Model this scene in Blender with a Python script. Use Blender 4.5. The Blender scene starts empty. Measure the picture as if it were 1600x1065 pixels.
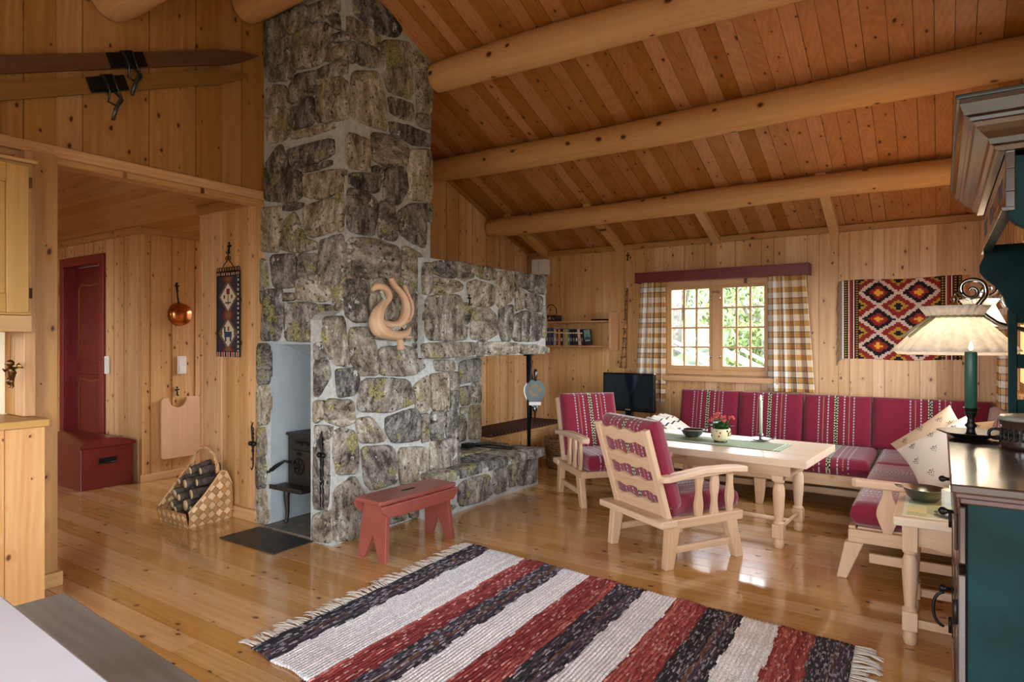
import bpy, math, random
from mathutils import Vector, Matrix, Euler
random.seed(7)
R=math.radians
SC=bpy.context.scene
COL=SC.collection
# ------------------------------------------------------------ camera constants (a 22.5 mm lens, level, 1.3 m high)
CX,CY,FOC,CAMH=800.,531.,1000.,1.3
FW=(-.5563,.831); RT=(.831,.5563)
def ray(x,y):
    o=(x-CX)/FOC
    return Vector((FW[0]+o*RT[0],FW[1]+o*RT[1],-(y-CY)/FOC))
def onX(x,y,v): d=ray(x,y); return Vector((0,0,CAMH))+d*(v/d.x)
def onY(x,y,v): d=ray(x,y); return Vector((0,0,CAMH))+d*(v/d.y)
def onZ(x,y,v): d=ray(x,y); return Vector((0,0,CAMH))+d*((v-CAMH)/d.z)
# ------------------------------------------------------------ node helper
def srgb(*c):
    if len(c)==1: c=c[0]
    if isinstance(c,str):
        c=[int(c[i:i+2],16) for i in (0,2,4)]
    return tuple(((v/255/12.92) if v/255<=.04045 else ((v/255+.055)/1.055)**2.4) for v in c[:3])+(1.,)
class NT:
    def __init__(s,name):
        s.m=bpy.data.materials.new(name); s.m.use_nodes=True; s.t=s.m.node_tree; s.t.nodes.clear()
        s.out=s.n('ShaderNodeOutputMaterial'); s.b=s.n('ShaderNodeBsdfPrincipled'); s.l(s.b.outputs[0],s.out.inputs[0])
    def n(s,k,**kw):
        x=s.t.nodes.new(k)
        for a,v in kw.items(): setattr(x,a,v)
        return x
    def l(s,a,b): s.t.links.new(a,b)
    def put(s,sock,v):
        if hasattr(v,'is_output'): s.l(v,sock)
        elif v is not None: sock.default_value=v
    def math(s,op,a,b=None,c=None,clamp=False):
        x=s.n('ShaderNodeMath',operation=op); x.use_clamp=clamp
        s.put(x.inputs[0],a)
        if b is not None: s.put(x.inputs[1],b)
        if c is not None: s.put(x.inputs[2],c)
        return x.outputs[0]
    def vmul(s,v,k):
        x=s.n('ShaderNodeVectorMath',operation='MULTIPLY'); s.put(x.inputs[0],v); s.put(x.inputs[1],k); return x.outputs[0]
    def vadd(s,v,k):
        x=s.n('ShaderNodeVectorMath',operation='ADD'); s.put(x.inputs[0],v); s.put(x.inputs[1],k); return x.outputs[0]
    def noise(s,v,scale,detail=4,rough=.55,dist=0,col=False):
        x=s.n('ShaderNodeTexNoise'); s.put(x.inputs['Vector'],v); x.inputs['Scale'].default_value=scale
        x.inputs['Detail'].default_value=detail; x.inputs['Roughness'].default_value=rough; x.inputs['Distortion'].default_value=dist
        return x.outputs[1 if col else 0]
    def vor(s,v,scale,feature='F1',rnd=1):
        x=s.n('ShaderNodeTexVoronoi',feature=feature); s.put(x.inputs['Vector'],v); x.inputs['Scale'].default_value=scale
        x.inputs['Randomness'].default_value=rnd
        return x
    def ramp(s,f,stops):
        x=s.n('ShaderNodeValToRGB'); s.put(x.inputs[0],f); e=x.color_ramp.elements
        while len(e)<len(stops): e.new(.5)
        for i,(p,c) in enumerate(stops):
            e[i].position=p; e[i].color=c if len(c)==4 else c+(1,)
        return x.outputs[0]
    def mix(s,f,a,b,mode='MIX'):
        x=s.n('ShaderNodeMix',data_type='RGBA',blend_type=mode); s.put(x.inputs[0],f); s.put(x.inputs[6],a); s.put(x.inputs[7],b); return x.outputs[2]
    def att(s,name,vec=True):
        x=s.n('ShaderNodeAttribute'); x.attribute_name=name
        return x.outputs['Vector'] if vec else x.outputs['Fac']
    def attcol(s,name):
        x=s.n('ShaderNodeAttribute'); x.attribute_name=name; return x.outputs['Color']
    def maprange(s,v,a,b,c=0,d=1):
        x=s.n('ShaderNodeMapRange'); s.put(x.inputs[0],v)
        for i,k in enumerate((a,b,c,d)): x.inputs[i+1].default_value=k
        return x.outputs[0]
    def bump(s,h,strength=.3,dist=.01):
        x=s.n('ShaderNodeBump'); x.inputs['Strength'].default_value=strength; x.inputs['Distance'].default_value=dist
        s.put(x.inputs['Height'],h); s.l(x.outputs[0],s.b.inputs['Normal'])
    def fin(s,col,rough=.5,metal=0,spec=.5,coat=0,coat_r=.1,**kw):
        s.put(s.b.inputs['Base Color'],col); s.put(s.b.inputs['Roughness'],rough); s.put(s.b.inputs['Metallic'],metal)
        s.b.inputs['Specular IOR Level'].default_value=spec
        s.b.inputs['Coat Weight'].default_value=coat; s.b.inputs['Coat Roughness'].default_value=coat_r
        for k,v in kw.items(): s.put(s.b.inputs[k.replace('_',' ')],v)
        return s.m
def wood(name,light,dark,knotc='4a2410',rough=.5,knots=1.,coat=0,coat_r=.15,var=.16,grain=1.,spec=.4,bmp=.25,kscale=1.):
    """pc attribute: z runs along the grain; rnd: a number per board"""
    t=NT(name); pc=t.att('pc'); rnd=t.att('rnd',False)
    L=srgb(light); D=srgb(dark)
    # knots
    kv=t.vmul(pc,(1,0,.62))
    warp=t.noise(kv,14,2,col=True)
    kv2=t.vadd(kv,t.vmul(warp,(.022,0,.022)))
    sp_=t.n('ShaderNodeSeparateXYZ'); t.l(kv2,sp_.inputs[0]); cb_=t.n('ShaderNodeCombineXYZ'); t.l(sp_.outputs[0],cb_.inputs[0]); t.l(sp_.outputs[2],cb_.inputs[1])
    vo=t.vor(cb_.outputs[0],8.0*kscale); vo.voronoi_dimensions='2D'
    dist=vo.outputs['Distance']; vc=vo.outputs['Color']
    sep=t.n('ShaderNodeSeparateColor'); t.l(vc,sep.inputs[0])
    pres=t.math('LESS_THAN',sep.outputs[0],.44*knots)
    size=t.math('MULTIPLY_ADD',sep.outputs[1],.10,.038)
    core=t.math('SUBTRACT',1.,t.math('DIVIDE',dist,size),clamp=True)
    core=t.math('MULTIPLY',t.math('MULTIPLY',core,1.7,clamp=True),pres)
    halo=t.math('SUBTRACT',1.,t.math('DIVIDE',dist,t.math('MULTIPLY',size,2.9)),clamp=True)
    halo=t.math('MULTIPLY',halo,pres)
    # grain, bending round the knots
    gv=t.vadd(t.vmul(pc,(1,1,.045)),t.vmul(t.noise(t.vmul(pc,(1,1,.35)),2.2,2,col=True),(.10,.10,0)))
    cb=t.n('ShaderNodeCombineXYZ'); t.put(cb.inputs[0],t.math('MULTIPLY',halo,.03)); t.put(cb.inputs[1],t.math('MULTIPLY',halo,.03))
    gv=t.vadd(gv,cb.outputs[0])
    g1=t.noise(gv,22,3,.6); g2=t.noise(gv,70,2,.5)
    w=t.n('ShaderNodeTexWave',wave_type='RINGS',rings_direction='Z'); t.l(gv,w.inputs['Vector']); w.inputs['Scale'].default_value=11
    w.inputs['Distortion'].default_value=3.5; w.inputs['Detail'].default_value=2
    f=t.math('ADD',t.math('MULTIPLY',g1,.55),t.math('ADD',t.math('MULTIPLY',g2,.16),t.math('MULTIPLY',w.outputs['Fac'],.10)))
    f=t.math('MULTIPLY',t.math('SUBTRACT',f,.27),1.9*grain,clamp=True)
    c=t.mix(f,L,D)
    big=t.noise(t.vmul(pc,(1,1,.3)),1.6,2)
    c=t.mix(t.math('MULTIPLY',big,.35),c,D)
    hs=t.n('ShaderNodeHueSaturation'); t.put(hs.inputs['Color'],c)
    t.put(hs.inputs['Value'],t.math('MULTIPLY_ADD',rnd,2*var,1-var)); t.put(hs.inputs['Saturation'],t.math('MULTIPLY_ADD',rnd,-.18,1.08)); c=hs.outputs[0]
    c=t.mix(t.math('MULTIPLY',halo,.4),c,D)
    c=t.mix(core,c,srgb(knotc))
    t.bump(f,bmp,.002)
    return t.fin(c,rough,spec=spec,coat=coat,coat_r=coat_r)
def plain(name,c,rough=.5,metal=0,nz=.12,nscale=40,spec=.5,coat=0,bmp=0,bscale=None,**kw):
    t=NT(name); pc=t.att('pc'); c=srgb(c)
    n=t.noise(pc,nscale,3)
    d=tuple(v*(1-2*nz) for v in c[:3])+(1,); b=tuple(min(1,v*(1+nz)) for v in c[:3])+(1,)
    col=t.ramp(n,[(.3,d),(.7,b)])
    if bmp: t.bump(t.noise(pc,bscale or nscale,4),bmp,.004)
    return t.fin(col,rough,metal,spec,coat,**kw)
def colmat(name,rough=.8,nz=.12,nscale=200,bmp=.0,spec=.3,weave=0,**kw):
    t=NT(name); c=t.attcol('col'); pc=t.att('pc')
    n=t.noise(pc,nscale,2)
    hs=t.n('ShaderNodeHueSaturation'); t.put(hs.inputs['Color'],c); t.put(hs.inputs['Value'],t.maprange(n,.3,.7,1-nz,1+nz)); 
    if bmp: t.bump(n,bmp,.004)
    return t.fin(hs.outputs[0],rough,spec=spec,**kw)
# ------------------------------------------------------------ mesh builder
def permof(d,g):
    o=[k for k in range(3) if k!=g]; o.sort(key=lambda k:-d[k])
    return (o[0],o[1],g)
class MB:
    def __init__(s): s.v=[];s.f=[];s.pc=[];s.rn=[];s.fm=[];s.fc=[];s.sm=[]
    def add(s,vs,fs,pcs=None,rnd=None,mi=0,col=None,M=None,smooth=False,cols=None):
        b=len(s.v); 
        if pcs is None:
            pcs=[tuple(v) for v in vs]
        if rnd is None: rnd=random.random()
        for v,p in zip(vs,pcs):
            v=Vector(v)
            if M is not None: v=M@v
            s.v.append(v); s.pc.append(tuple(p)); s.rn.append(rnd)
        for i,f in enumerate(fs):
            s.f.append([b+k for k in f]); s.fm.append(mi); s.sm.append(smooth)
            s.fc.append(cols[i] if cols else (col or (1,1,1)))
        return s
    def box(s,x0,x1,y0,y1,z0,z1,M=None,mi=0,col=None,rnd=None,grain=None,taper=None):
        vs=[(x,y,z) for z in (z0,z1) for y in (y0,y1) for x in (x0,x1)]
        if taper:  # scale of top about the centre
            cx,cy=(x0+x1)/2,(y0+y1)/2
            vs=[(cx+(x-cx)*(taper if z==z1 else 1),cy+(y-cy)*(taper if z==z1 else 1),z) for x,y,z in vs]
        d=(x1-x0,y1-y0,z1-z0)
        if grain is None: g=max(range(3),key=lambda i:d[i])
        else: g='xyz'.index(grain)
        o=(random.uniform(-20,20),random.uniform(-20,20),random.uniform(-20,20))
        perm=permof([max(v[k] for v in vs)-min(v[k] for v in vs) for k in range(3)],g)
        pcs=[tuple(v[perm[k]]+o[k] for k in range(3)) for v in vs]
        fs=[(0,2,3,1),(4,5,7,6),(0,1,5,4),(1,3,7,5),(3,2,6,7),(2,0,4,6)]
        return s.add(vs,fs,pcs,rnd,mi,col,M)
    def hexa(s,vs,g=2,mi=0,col=None,rnd=None,M=None,thin=None):
        o=(random.uniform(-20,20),random.uniform(-20,20),random.uniform(-20,20)); perm=permof([max(v[k] for v in vs)-min(v[k] for v in vs) for k in range(3)],g)
        if thin is not None: perm=(3-g-thin,thin,g)
        pcs=[tuple(v[perm[k]]+o[k] for k in range(3)) for v in vs]
        fs=[(0,2,3,1),(4,5,7,6),(0,1,5,4),(1,3,7,5),(3,2,6,7),(2,0,4,6)]
        return s.add(vs,fs,pcs,rnd,mi,col,M)
    def prism(s,poly,axis,a,b,mi=0,col=None,M=None,rnd=None,g=None):
        """poly of 2-D points in the plane normal to axis (x: (y,z), y: (x,z), z: (x,y)), from a to b"""
        n=len(poly)
        def mk(p,t): return {'x':(t,p[0],p[1]),'y':(p[0],t,p[1]),'z':(p[0],p[1],t)}[axis]
        vs=[mk(p,a) for p in poly]+[mk(p,b) for p in poly]
        fs=[tuple(range(n))[::-1],tuple(range(n,2*n))]+[(i,(i+1)%n,n+(i+1)%n,n+i) for i in range(n)]
        if g is None:
            ex=[max(v[k] for v in vs)-min(v[k] for v in vs) for k in range(3)]; g=max(range(3),key=lambda i:ex[i])
        perm=permof([max(v[k] for v in vs)-min(v[k] for v in vs) for k in range(3)],g); o=(random.uniform(-20,20),random.uniform(-20,20),random.uniform(-20,20))
        pcs=[tuple(v[perm[k]]+o[k] for k in range(3)) for v in vs]
        return s.add(vs,fs,pcs,rnd,mi,col,M)
    def tube(s,pts,rad,seg=10,mi=0,col=None,M=None,caps=True,flat=1.,up=None,rnd=None,closed=False,oval=None):
        pts=[Vector(p) for p in pts]; n=len(pts)
        if not hasattr(rad,'__len__'): rad=[rad]*n
        vs=[];pcs=[];L=0;o=random.uniform(-20,20)
        prev=None; big=max(rad)>.06
        for i,p in enumerate(pts):
            if closed: t=(pts[(i+1)%n]-pts[i-1])
            else: t=(pts[min(i+1,n-1)]-pts[max(i-1,0)])
            t.normalize()
            if prev is None:
                u=Vector(up) if up else (Vector((0,0,1)) if abs(t.z)<.9 else Vector((1,0,0)))
                a=(u-t*u.dot(t)).normalized()
            else:
                a=(prev-t*prev.dot(t))
                a=a.normalized() if a.length>1e-6 else Vector((1,0,0))
            prev=a; b=t.cross(a)
            if i: L+=(pts[i]-pts[i-1]).length
            r=rad[i]
            for k in range(seg):
                an=2*math.pi*k/seg
                vs.append(p+a*math.cos(an)*r+b*math.sin(an)*r*flat)
                pcs.append((an*r*.8+o,o,L+o) if big else (math.cos(an)*r+o,math.sin(an)*r+o,L+o))
        fs=[]
        for i in range(n if closed else n-1):
            j=(i+1)%n
            for k in range(seg):
                fs.append((i*seg+k,i*seg+(k+1)%seg,j*seg+(k+1)%seg,j*seg+k))
        if caps and not closed:
            fs.append(tuple(range(seg))[::-1]); fs.append(tuple(range((n-1)*seg,n*seg)))
        return s.add(vs,fs,pcs,rnd,mi,col,M,smooth=True)
    def lathe(s,prof,c=(0,0,0),seg=24,mi=0,col=None,M=None,rnd=None,smooth=True,sx=1,sy=1,cols=None):
        """prof: list of (r,z); open ends are closed when r is 0"""
        vs=[];pcs=[];fs=[];fcol=[]
        o=random.uniform(-20,20)
        n=len(prof)
        for r,z in prof:
            for k in range(seg):
                an=2*math.pi*k/seg
                vs.append((c[0]+math.cos(an)*r*sx,c[1]+math.sin(an)*r*sy,c[2]+z)); pcs.append((math.cos(an)*r+o,math.sin(an)*r+o,z+o))
        for i in range(n-1):
            for k in range(seg):
                fs.append((i*seg+k,i*seg+(k+1)%seg,(i+1)*seg+(k+1)%seg,(i+1)*seg+k)); fcol.append(cols[i] if cols else (col or (1,1,1)))
        fs.append(tuple(range(seg))[::-1]); fs.append(tuple(range((n-1)*seg,n*seg))); fcol+= [fcol[0],fcol[-1]]
        return s.add(vs,fs,pcs,rnd,mi,col,M,smooth=smooth,cols=fcol)
    def grid(s,fn,nu,nv,mi=0,colfn=None,pcfn=None,smooth=True,M=None,rnd=None,col=None):
        vs=[];pcs=[]
        for j in range(nv+1):
            for i in range(nu+1):
                u,v=i/nu,j/nv; p=fn(u,v); vs.append(p); pcs.append(pcfn(u,v) if pcfn else p)
        fs=[];cs=[]
        for j in range(nv):
            for i in range(nu):
                a=j*(nu+1)+i; fs.append((a,a+1,a+nu+2,a+nu+1)); cs.append(colfn((i+.5)/nu,(j+.5)/nv) if colfn else (col or (1,1,1)))
        return s.add(vs,fs,pcs,rnd,mi,col,M,smooth,cols=cs)
    def ball(s,c,r,seg=12,mi=0,col=None,M=None,sc=(1,1,1)):
        prof=[(max(.0001,math.sin(math.pi*i/8))*r,-math.cos(math.pi*i/8)*r) for i in range(9)]
        b=len(s.v); s.lathe(prof,(0,0,0),seg,mi,col,None)
        for i in range(b,len(s.v)):
            v=s.v[i]; v=Vector((v.x*sc[0]+c[0],v.y*sc[1]+c[1],v.z*sc[2]+c[2]))
            s.v[i]=M@v if M is not None else v
        return s
    def pillow(s,w,h,t,M=None,nu=14,mi=0,box=False,e=.18,puff=1.,col=None):
        """cushion centred at the origin: w along x, h along y, t along z. pc = (x, y, z) local.  box: flat faced with soft edges"""
        def prof(u): # 0..1 edge falloff
            a=abs(2*u-1)
            if box:
                k=max(0,(a-(1-e))/e); return math.sqrt(max(0,1-k*k))
            return (1-a**2.4)**.55*puff
        for sgn in (1,-1):
            def fn(u,v):
                # concentrate samples at the borders
                uu=.5-.5*math.cos(math.pi*u); vv=.5-.5*math.cos(math.pi*v)
                z=t/2*prof(uu)*prof(vv)*sgn
                if box:
                    z=t/2*min(prof(uu),prof(vv))*sgn*(1+.10*math.sin(math.pi*uu)*math.sin(math.pi*vv))
                    x=(uu-.5)*w; y=(vv-.5)*h
                else:
                    x=(uu-.5)*w*(1-.11*math.sin(math.pi*vv)); y=(vv-.5)*h*(1-.11*math.sin(math.pi*uu))
                return (x,y,z)
            if sgn==1: s.grid(fn,nu,nu,mi,M=M,col=col)
            else: s.grid(lambda u,v:fn(1-u,v),nu,nu,mi,M=M,col=col)
        return s
    def obj(s,name,mats,parent=None,bevel=0,shift=True,solid=0,subs=0,bseg=2):
        me=bpy.data.meshes.new(name)
        off=Vector((0,0,0))
        p=parent
        while p is not None: off+=p.location; p=p.parent
        if not shift: off=Vector((0,0,0))
        me.from_pydata([tuple(v-off) for v in s.v],[],s.f)
        a=me.attributes.new('pc','FLOAT_VECTOR','POINT'); a.data.foreach_set('vector',[k for p in s.pc for k in p])
        a=me.attributes.new('rnd','FLOAT','POINT'); a.data.foreach_set('value',s.rn)
        if any(c!=(1,1,1) for c in s.fc):
            a=me.color_attributes.new('col','FLOAT_COLOR','CORNER')
            d=[]
            for f,c in zip(s.f,s.fc): d+= (list(c[:3])+[1.])*len(f)
            a.data.foreach_set('color',d)
        if not isinstance(mats,(list,tuple)): mats=[mats]
        for m in mats: me.materials.append(m)
        me.polygons.foreach_set('material_index',s.fm); me.polygons.foreach_set('use_smooth',s.sm)
        me.update()
        o=bpy.data.objects.new(name,me); COL.objects.link(o)
        if parent is not None: o.parent=parent
        if subs:
            m=o.modifiers.new('s','SUBSURF'); m.levels=subs; m.render_levels=subs
        if solid:
            m=o.modifiers.new('t','SOLIDIFY'); m.thickness=solid; m.offset=0
        if bevel:
            m=o.modifiers.new('b','BEVEL'); m.width=bevel; m.segments=bseg; m.limit_method='ANGLE'; m.angle_limit=R(40); m.harden_normals=False
        return o
def tag(o,label,cat,group=None,kind=None):
    if label: o['label']=label
    if cat: o['category']=cat
    if group: o['group']=group
    if kind: o['kind']=kind
    return o
def thing(name,label,cat,loc=(0,0,0),group=None):
    o=bpy.data.objects.new(name,None); COL.objects.link(o); o.location=loc; o.empty_display_size=.1
    return tag(o,label,cat,group)
def struct(o): o['kind']='structure'; return o
def copy_tree(o,parent=None):
    c=o.copy(); COL.objects.link(c)
    if parent is not None: c.parent=parent
    for ch in [k for k in bpy.data.objects if k.parent==o]: copy_tree(ch,c)
    return c
def frame(o,x,y,z=None):
    """matrix with given origin and axes"""
    z=Vector(z) if z is not None else Vector(x).cross(Vector(y)); x=Vector(x);y=Vector(y)
    m=Matrix.Identity(4)
    for i,a in enumerate((x.normalized(),y.normalized(),z.normalized())):
        for k in range(3): m[k][i]=a[k]
    m.translation=Vector(o); return m
def T(x,y,z,rz=0,rx=0,ry=0): return Matrix.Translation((x,y,z))@Euler((rx,ry,rz)).to_matrix().to_4x4()
# ------------------------------------------------------------ materials
M={}
M['wall']=wood('pine_wall','d9b080','bb8954','5c3218',rough=.36,knots=1.15,var=.14,grain=1.5,kscale=1.22)
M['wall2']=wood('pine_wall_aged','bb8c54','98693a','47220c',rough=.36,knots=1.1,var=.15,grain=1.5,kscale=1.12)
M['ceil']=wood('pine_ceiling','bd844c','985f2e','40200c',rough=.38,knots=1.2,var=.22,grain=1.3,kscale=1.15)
M['floor']=wood('pine_floor','cd9f62','b08044','532a10',rough=.22,knots=.8,var=.13,grain=1.5,kscale=1.15,coat=.85,coat_r=.09,bmp=.05)
M['log']=wood('log_pine','d6a970','bc8850','4a2410',rough=.5,knots=.7,var=.05,kscale=.8)
M['furn']=wood('limed_pine','d2b396','b08c66','a87f55',rough=.5,knots=.12,var=.06,grain=.9)
M['tabletop']=wood('limed_tabletop','d8c4ac','c4a98a','a98a68',rough=.38,knots=.08,var=.06)
M['winframe']=wood('window_pine','cda070','a97844','5c3218',rough=.4,knots=.3,var=.05)
M['cab']=wood('honey_cabinet_pine','bd955c','9a733c','8a5c28',rough=.4,knots=.25,var=.06)
M['grey']=wood('grey_bench_wood','94918a','605c5a','55504e',rough=.45,knots=.1,var=.05)
M['ski_dark']=wood('dark_ski_wood','6a4526','43281a','2a170c',rough=.5,knots=.1)
M['ski_pale']=wood('worn_ski_wood','9a7443','76522b','3a2212',rough=.5,knots=.1)
M['shelf']=wood('shelf_pine','bd8a55','9c6a3b','54290f',rough=.45,knots=.3)
M['board']=wood('board_wood','cfa178','b98a60','7a5030',rough=.5,knots=.4)
M['drift']=wood('driftwood','dcbd9c','b08460','6a3a1c',rough=.5,knots=.1)
def stonemat():
    t=NT('schist_stone'); pc=t.att('pc'); rnd=t.att('rnd',False)
    st=t.vmul(pc,(1,1,.45))
    n1=t.noise(st,16,8,.72,.3); n2=t.noise(pc,55,6,.7); n3=t.noise(st,4,3,.5)
    f=t.math('ADD',t.math('MULTIPLY',n1,.62),t.math('ADD',t.math('MULTIPLY',n2,.28),t.math('MULTIPLY',n3,.2)))
    f=t.math('ADD',f,t.math('MULTIPLY_ADD',rnd,.10,-.05))
    c=t.ramp(f,[(.38,srgb('1c1a17')),(.47,srgb('4c463e')),(.54,srgb('80796e')),(.61,srgb('a39e94')),(.72,srgb('d4d3cc'))])
    hs=t.n('ShaderNodeHueSaturation'); t.put(hs.inputs['Color'],c); t.put(hs.inputs['Saturation'],t.math('MULTIPLY_ADD',rnd,1.6,.3)); c=hs.outputs[0]
    lv=t.noise(pc,7,6,.68); lm=t.math('GREATER_THAN',t.math('ADD',lv,t.math('MULTIPLY_ADD',t.noise(pc,1.3,1),.35,-.17)),.605)
    lc=t.ramp(t.noise(pc,90,3),[(.35,srgb('55542c')),(.55,srgb('9c985a')),(.75,srgb('c8c48a'))])
    c=t.mix(t.math('MULTIPLY',lm,.8),c,lc)
    wv=t.noise(t.vadd(pc,(5,3,9)),11,6,.7); wm=t.math('GREATER_THAN',wv,.625)
    c=t.mix(t.math('MULTIPLY',wm,.75),c,srgb('cdd0cc'))
    dk=t.noise(t.vadd(pc,(1,8,2)),30,5,.7); dm=t.math('LESS_THAN',dk,.40)
    c=t.mix(t.math('MULTIPLY',dm,.85),c,srgb('100f0d'))
    h=t.math('ADD',t.math('MULTIPLY',n1,1.),t.math('MULTIPLY',n2,.4)); t.bump(h,.9,.02)
    return t.fin(c,.75,spec=.4)
M['stone']=stonemat()
M['mortar']=plain('mortar','b4b8b5',.85,nz=.12,nscale=30,bmp=.6,bscale=45)
M['plaster']=plain('blue_grey_plaster','a4afb4',.85,nz=.04,nscale=8,bmp=.15,bscale=60)
M['slate']=plain('slate_plate','33332f',.5,nz=.25,nscale=14,bmp=.2)
M['iron']=plain('black_iron','1b1a19',.45,.6,nz=.2,bmp=.1)
M['stoveiron']=plain('stove_iron','3a3532',.48,.55,nz=.2,nscale=20,bmp=.15)
M['red_door']=plain('red_door_paint','6a1718',.35,nz=.15,nscale=12)
M['red_frame']=plain('red_frame_paint','7d1f20',.4,nz=.08)
M['chest']=plain('red_chest_paint','6e1d1b',.32,nz=.1,nscale=6,coat=.2)
M['stool']=plain('faded_red_paint','924c43',.38,nz=.07,nscale=7,coat=.2)
M['pelmet']=plain('dark_red_paint','6b1e20',.4,nz=.12,nscale=9)
M['teal']=plain('dark_teal_paint','08292a',.6,nz=.2,nscale=10,coat=.0,spec=.12)
M['tealdark']=plain('teal_black_paint','14282b',.3,nz=.2,nscale=10,coat=.4)
M['brownpaint']=plain('brown_painted_moulding','33241f',.25,nz=.15,nscale=14,coat=.6)
M['redline']=plain('red_brown_line','3c1a14',.4)
M['chrome']=plain('chrome','c8c8c8',.12,1.,nz=.03)
M['pewter']=plain('pewter','8f9290',.28,1.,nz=.1,nscale=15)
M['copper']=plain('copper','c47a4c',.22,1.,nz=.12,nscale=12)
M['white']=plain('white_plastic','e6e4de',.4,nz=.02)
M['tvblack']=plain('black_gloss_plastic','0c0d0f',.15,nz=.1)
M['screen']=plain('dark_screen','0b1620',.08,nz=.05,nscale=3)
M['candle_green']=plain('green_wax','2a5443',.45,nz=.05)
M['candle_pale']=plain('pale_wax','dfe3d4',.4,nz=.03)
M['candle_sage']=plain('sage_wax','aebfa8',.4,nz=.03)
M['wick']=plain('wick','1c1612',.9)
M['leaf']=plain('leaf_green','3d6b34',.45,nz=.3,nscale=60)
M['petal']=plain('petal_red','c8504c',.6,nz=.2)
M['bark']=plain('bark','5c524a',.9,nz=.35,nscale=30,bmp=1.,bscale=40)
M['cutwood']=plain('cut_log_end','d6bd94',.7,nz=.12)
M['runner']=plain('sage_runner','98a489',.85,nz=.06,nscale=300)
M['white_cloth']=plain('white_cloth','d9dbe0',.6,nz=.03,nscale=60)
M['soil']=plain('soil','2a1d14',.9)
M['rope']=plain('cotton_fringe','ddd8ce',.9,nz=.08)
M['cushion_dark']=plain('dark_bench_cushion','4a2420',.9,nz=.2,nscale=80)
M['stripe_end']=colmat('bench_cushion_edge')
M['textile']=colmat('woven_textile',.9,.12,260,.25)
M['rugmat']=colmat('rag_rug_weave',.95,.38,150,.6)
M['paint']=colmat('painted_colours',.45,.06,60)
M['cover']=colmat('book_cover',.5,.06,60)
M['lichen']=plain('grey_lichen','b9bcae',.95,nz=.3,nscale=80,bmp=1.)
M['wicker']=plain('dark_wicker','7a5634',.7,nz=.3,nscale=60)
M['chips']=wood('birch_chip','dcb98c','c0905c','8a5c38',rough=.45,knots=.0,var=.28,grain=.8)
M['fence']=plain('weathered_fence','a6aaaa',.8,nz=.15)
M['grass']=plain('hillside_grass','3f472a',.95,nz=.4,nscale=3)
M['foliage']=plain('outdoor_foliage','64763c',.9,nz=.45,nscale=6)
M['trunk']=plain('outdoor_trunk','77706a',.9,nz=.3,nscale=20)
def emat(name,c,st):
    t=NT(name); t.fin(srgb(c),.5); t.b.inputs['Emission Color'].default_value=srgb(c); t.b.inputs['Emission Strength'].default_value=st; return t.m
M['flame']=emat('candle_flame','ffc890',14)
M['bulb']=emat('lit_bulb','ffdcae',7)
def fabricmat():
    """wine red wool with a band of woven stripes across local x"""
    t=NT('wine_wool_striped'); pc=t.att('pc')
    sp=t.n('ShaderNodeSeparateXYZ'); t.l(pc,sp.inputs[0]); x,y=sp.outputs[0],sp.outputs[1]; z=sp.outputs[2]
    yy=t.math('ADD',y,t.math('MULTIPLY',z,.6))
    n=t.noise(pc,350,2); base=t.ramp(n,[(.3,srgb('6c162a')),(.7,srgb('86203a'))]); base=t.mix(t.math('MULTIPLY',t.noise(pc,6,2),.2),base,srgb('701e30'))
    c=base
    for (cx,w,colr,per,duty) in [(-.135,.010,'a0a2b0',.024,.62),(-.10,.008,'b09078',.014,.5),(-.062,.010,'aeb0b8',.024,.62),(0,.038,'1a1620',1,.99),(-.011,.009,'c4b888',.022,.6),(.011,.009,'c4b888',.022,.6),(0,.005,'b8bcc8',.03,.5),(.062,.010,'aeb0b8',.024,.62),(.10,.008,'b09078',.014,.5),(.135,.010,'a0a2b0',.024,.62)]:
        m=t.math('LESS_THAN',t.math('ABSOLUTE',t.math('SUBTRACT',x,cx)),w/2)
        if per<1: 
            d=t.math('LESS_THAN',t.math('FRACT',t.math('ADD',t.math('DIVIDE',yy,per),10+cx*7)),duty); m=t.math('MULTIPLY',m,d)
        c=t.mix(m,c,srgb(colr))
    t.bump(n,.3,.002)
    return t.fin(c,.9,spec=.2,Sheen_Weight=.35)
M['wool']=fabricmat()
M['woolred']=plain('plain_wine_wool','93303f',.9,nz=.1,nscale=300,Sheen_Weight=.35)
def brick():
    t=NT('white_painted_brick'); pc=t.att('pc')
    b=t.n('ShaderNodeTexBrick'); 
    mp=t.n('ShaderNodeSeparateXYZ'); t.l(pc,mp.inputs[0]); cb=t.n('ShaderNodeCombineXYZ'); t.l(mp.outputs[0],cb.inputs[0]); t.l(mp.outputs[1],cb.inputs[1]); 
    t.l(cb.outputs[0],b.inputs['Vector']); b.inputs['Color1'].default_value=srgb('d8d2c8'); b.inputs['Color2'].default_value=srgb('cbc3b8'); b.inputs['Mortar'].default_value=srgb('a9a196')
    b.inputs['Scale'].default_value=4; 
    return t.fin(b.outputs[0],.7)
M['brick']=brick()
def glassmat():
    t=NT('window_glass'); g=t.n('ShaderNodeBsdfGlossy'); g.inputs['Roughness'].default_value=.02
    tr=t.n('ShaderNodeBsdfTransparent'); fr=t.n('ShaderNodeFresnel'); fr.inputs[0].default_value=1.3; mx=t.n('ShaderNodeMixShader')
    t.l(fr.outputs[0],mx.inputs[0]); t.l(tr.outputs[0],mx.inputs[1]); t.l(g.outputs[0],mx.inputs[2]); t.l(mx.outputs[0],t.out.inputs[0]); return t.m
M['glass']=glassmat()
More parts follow.
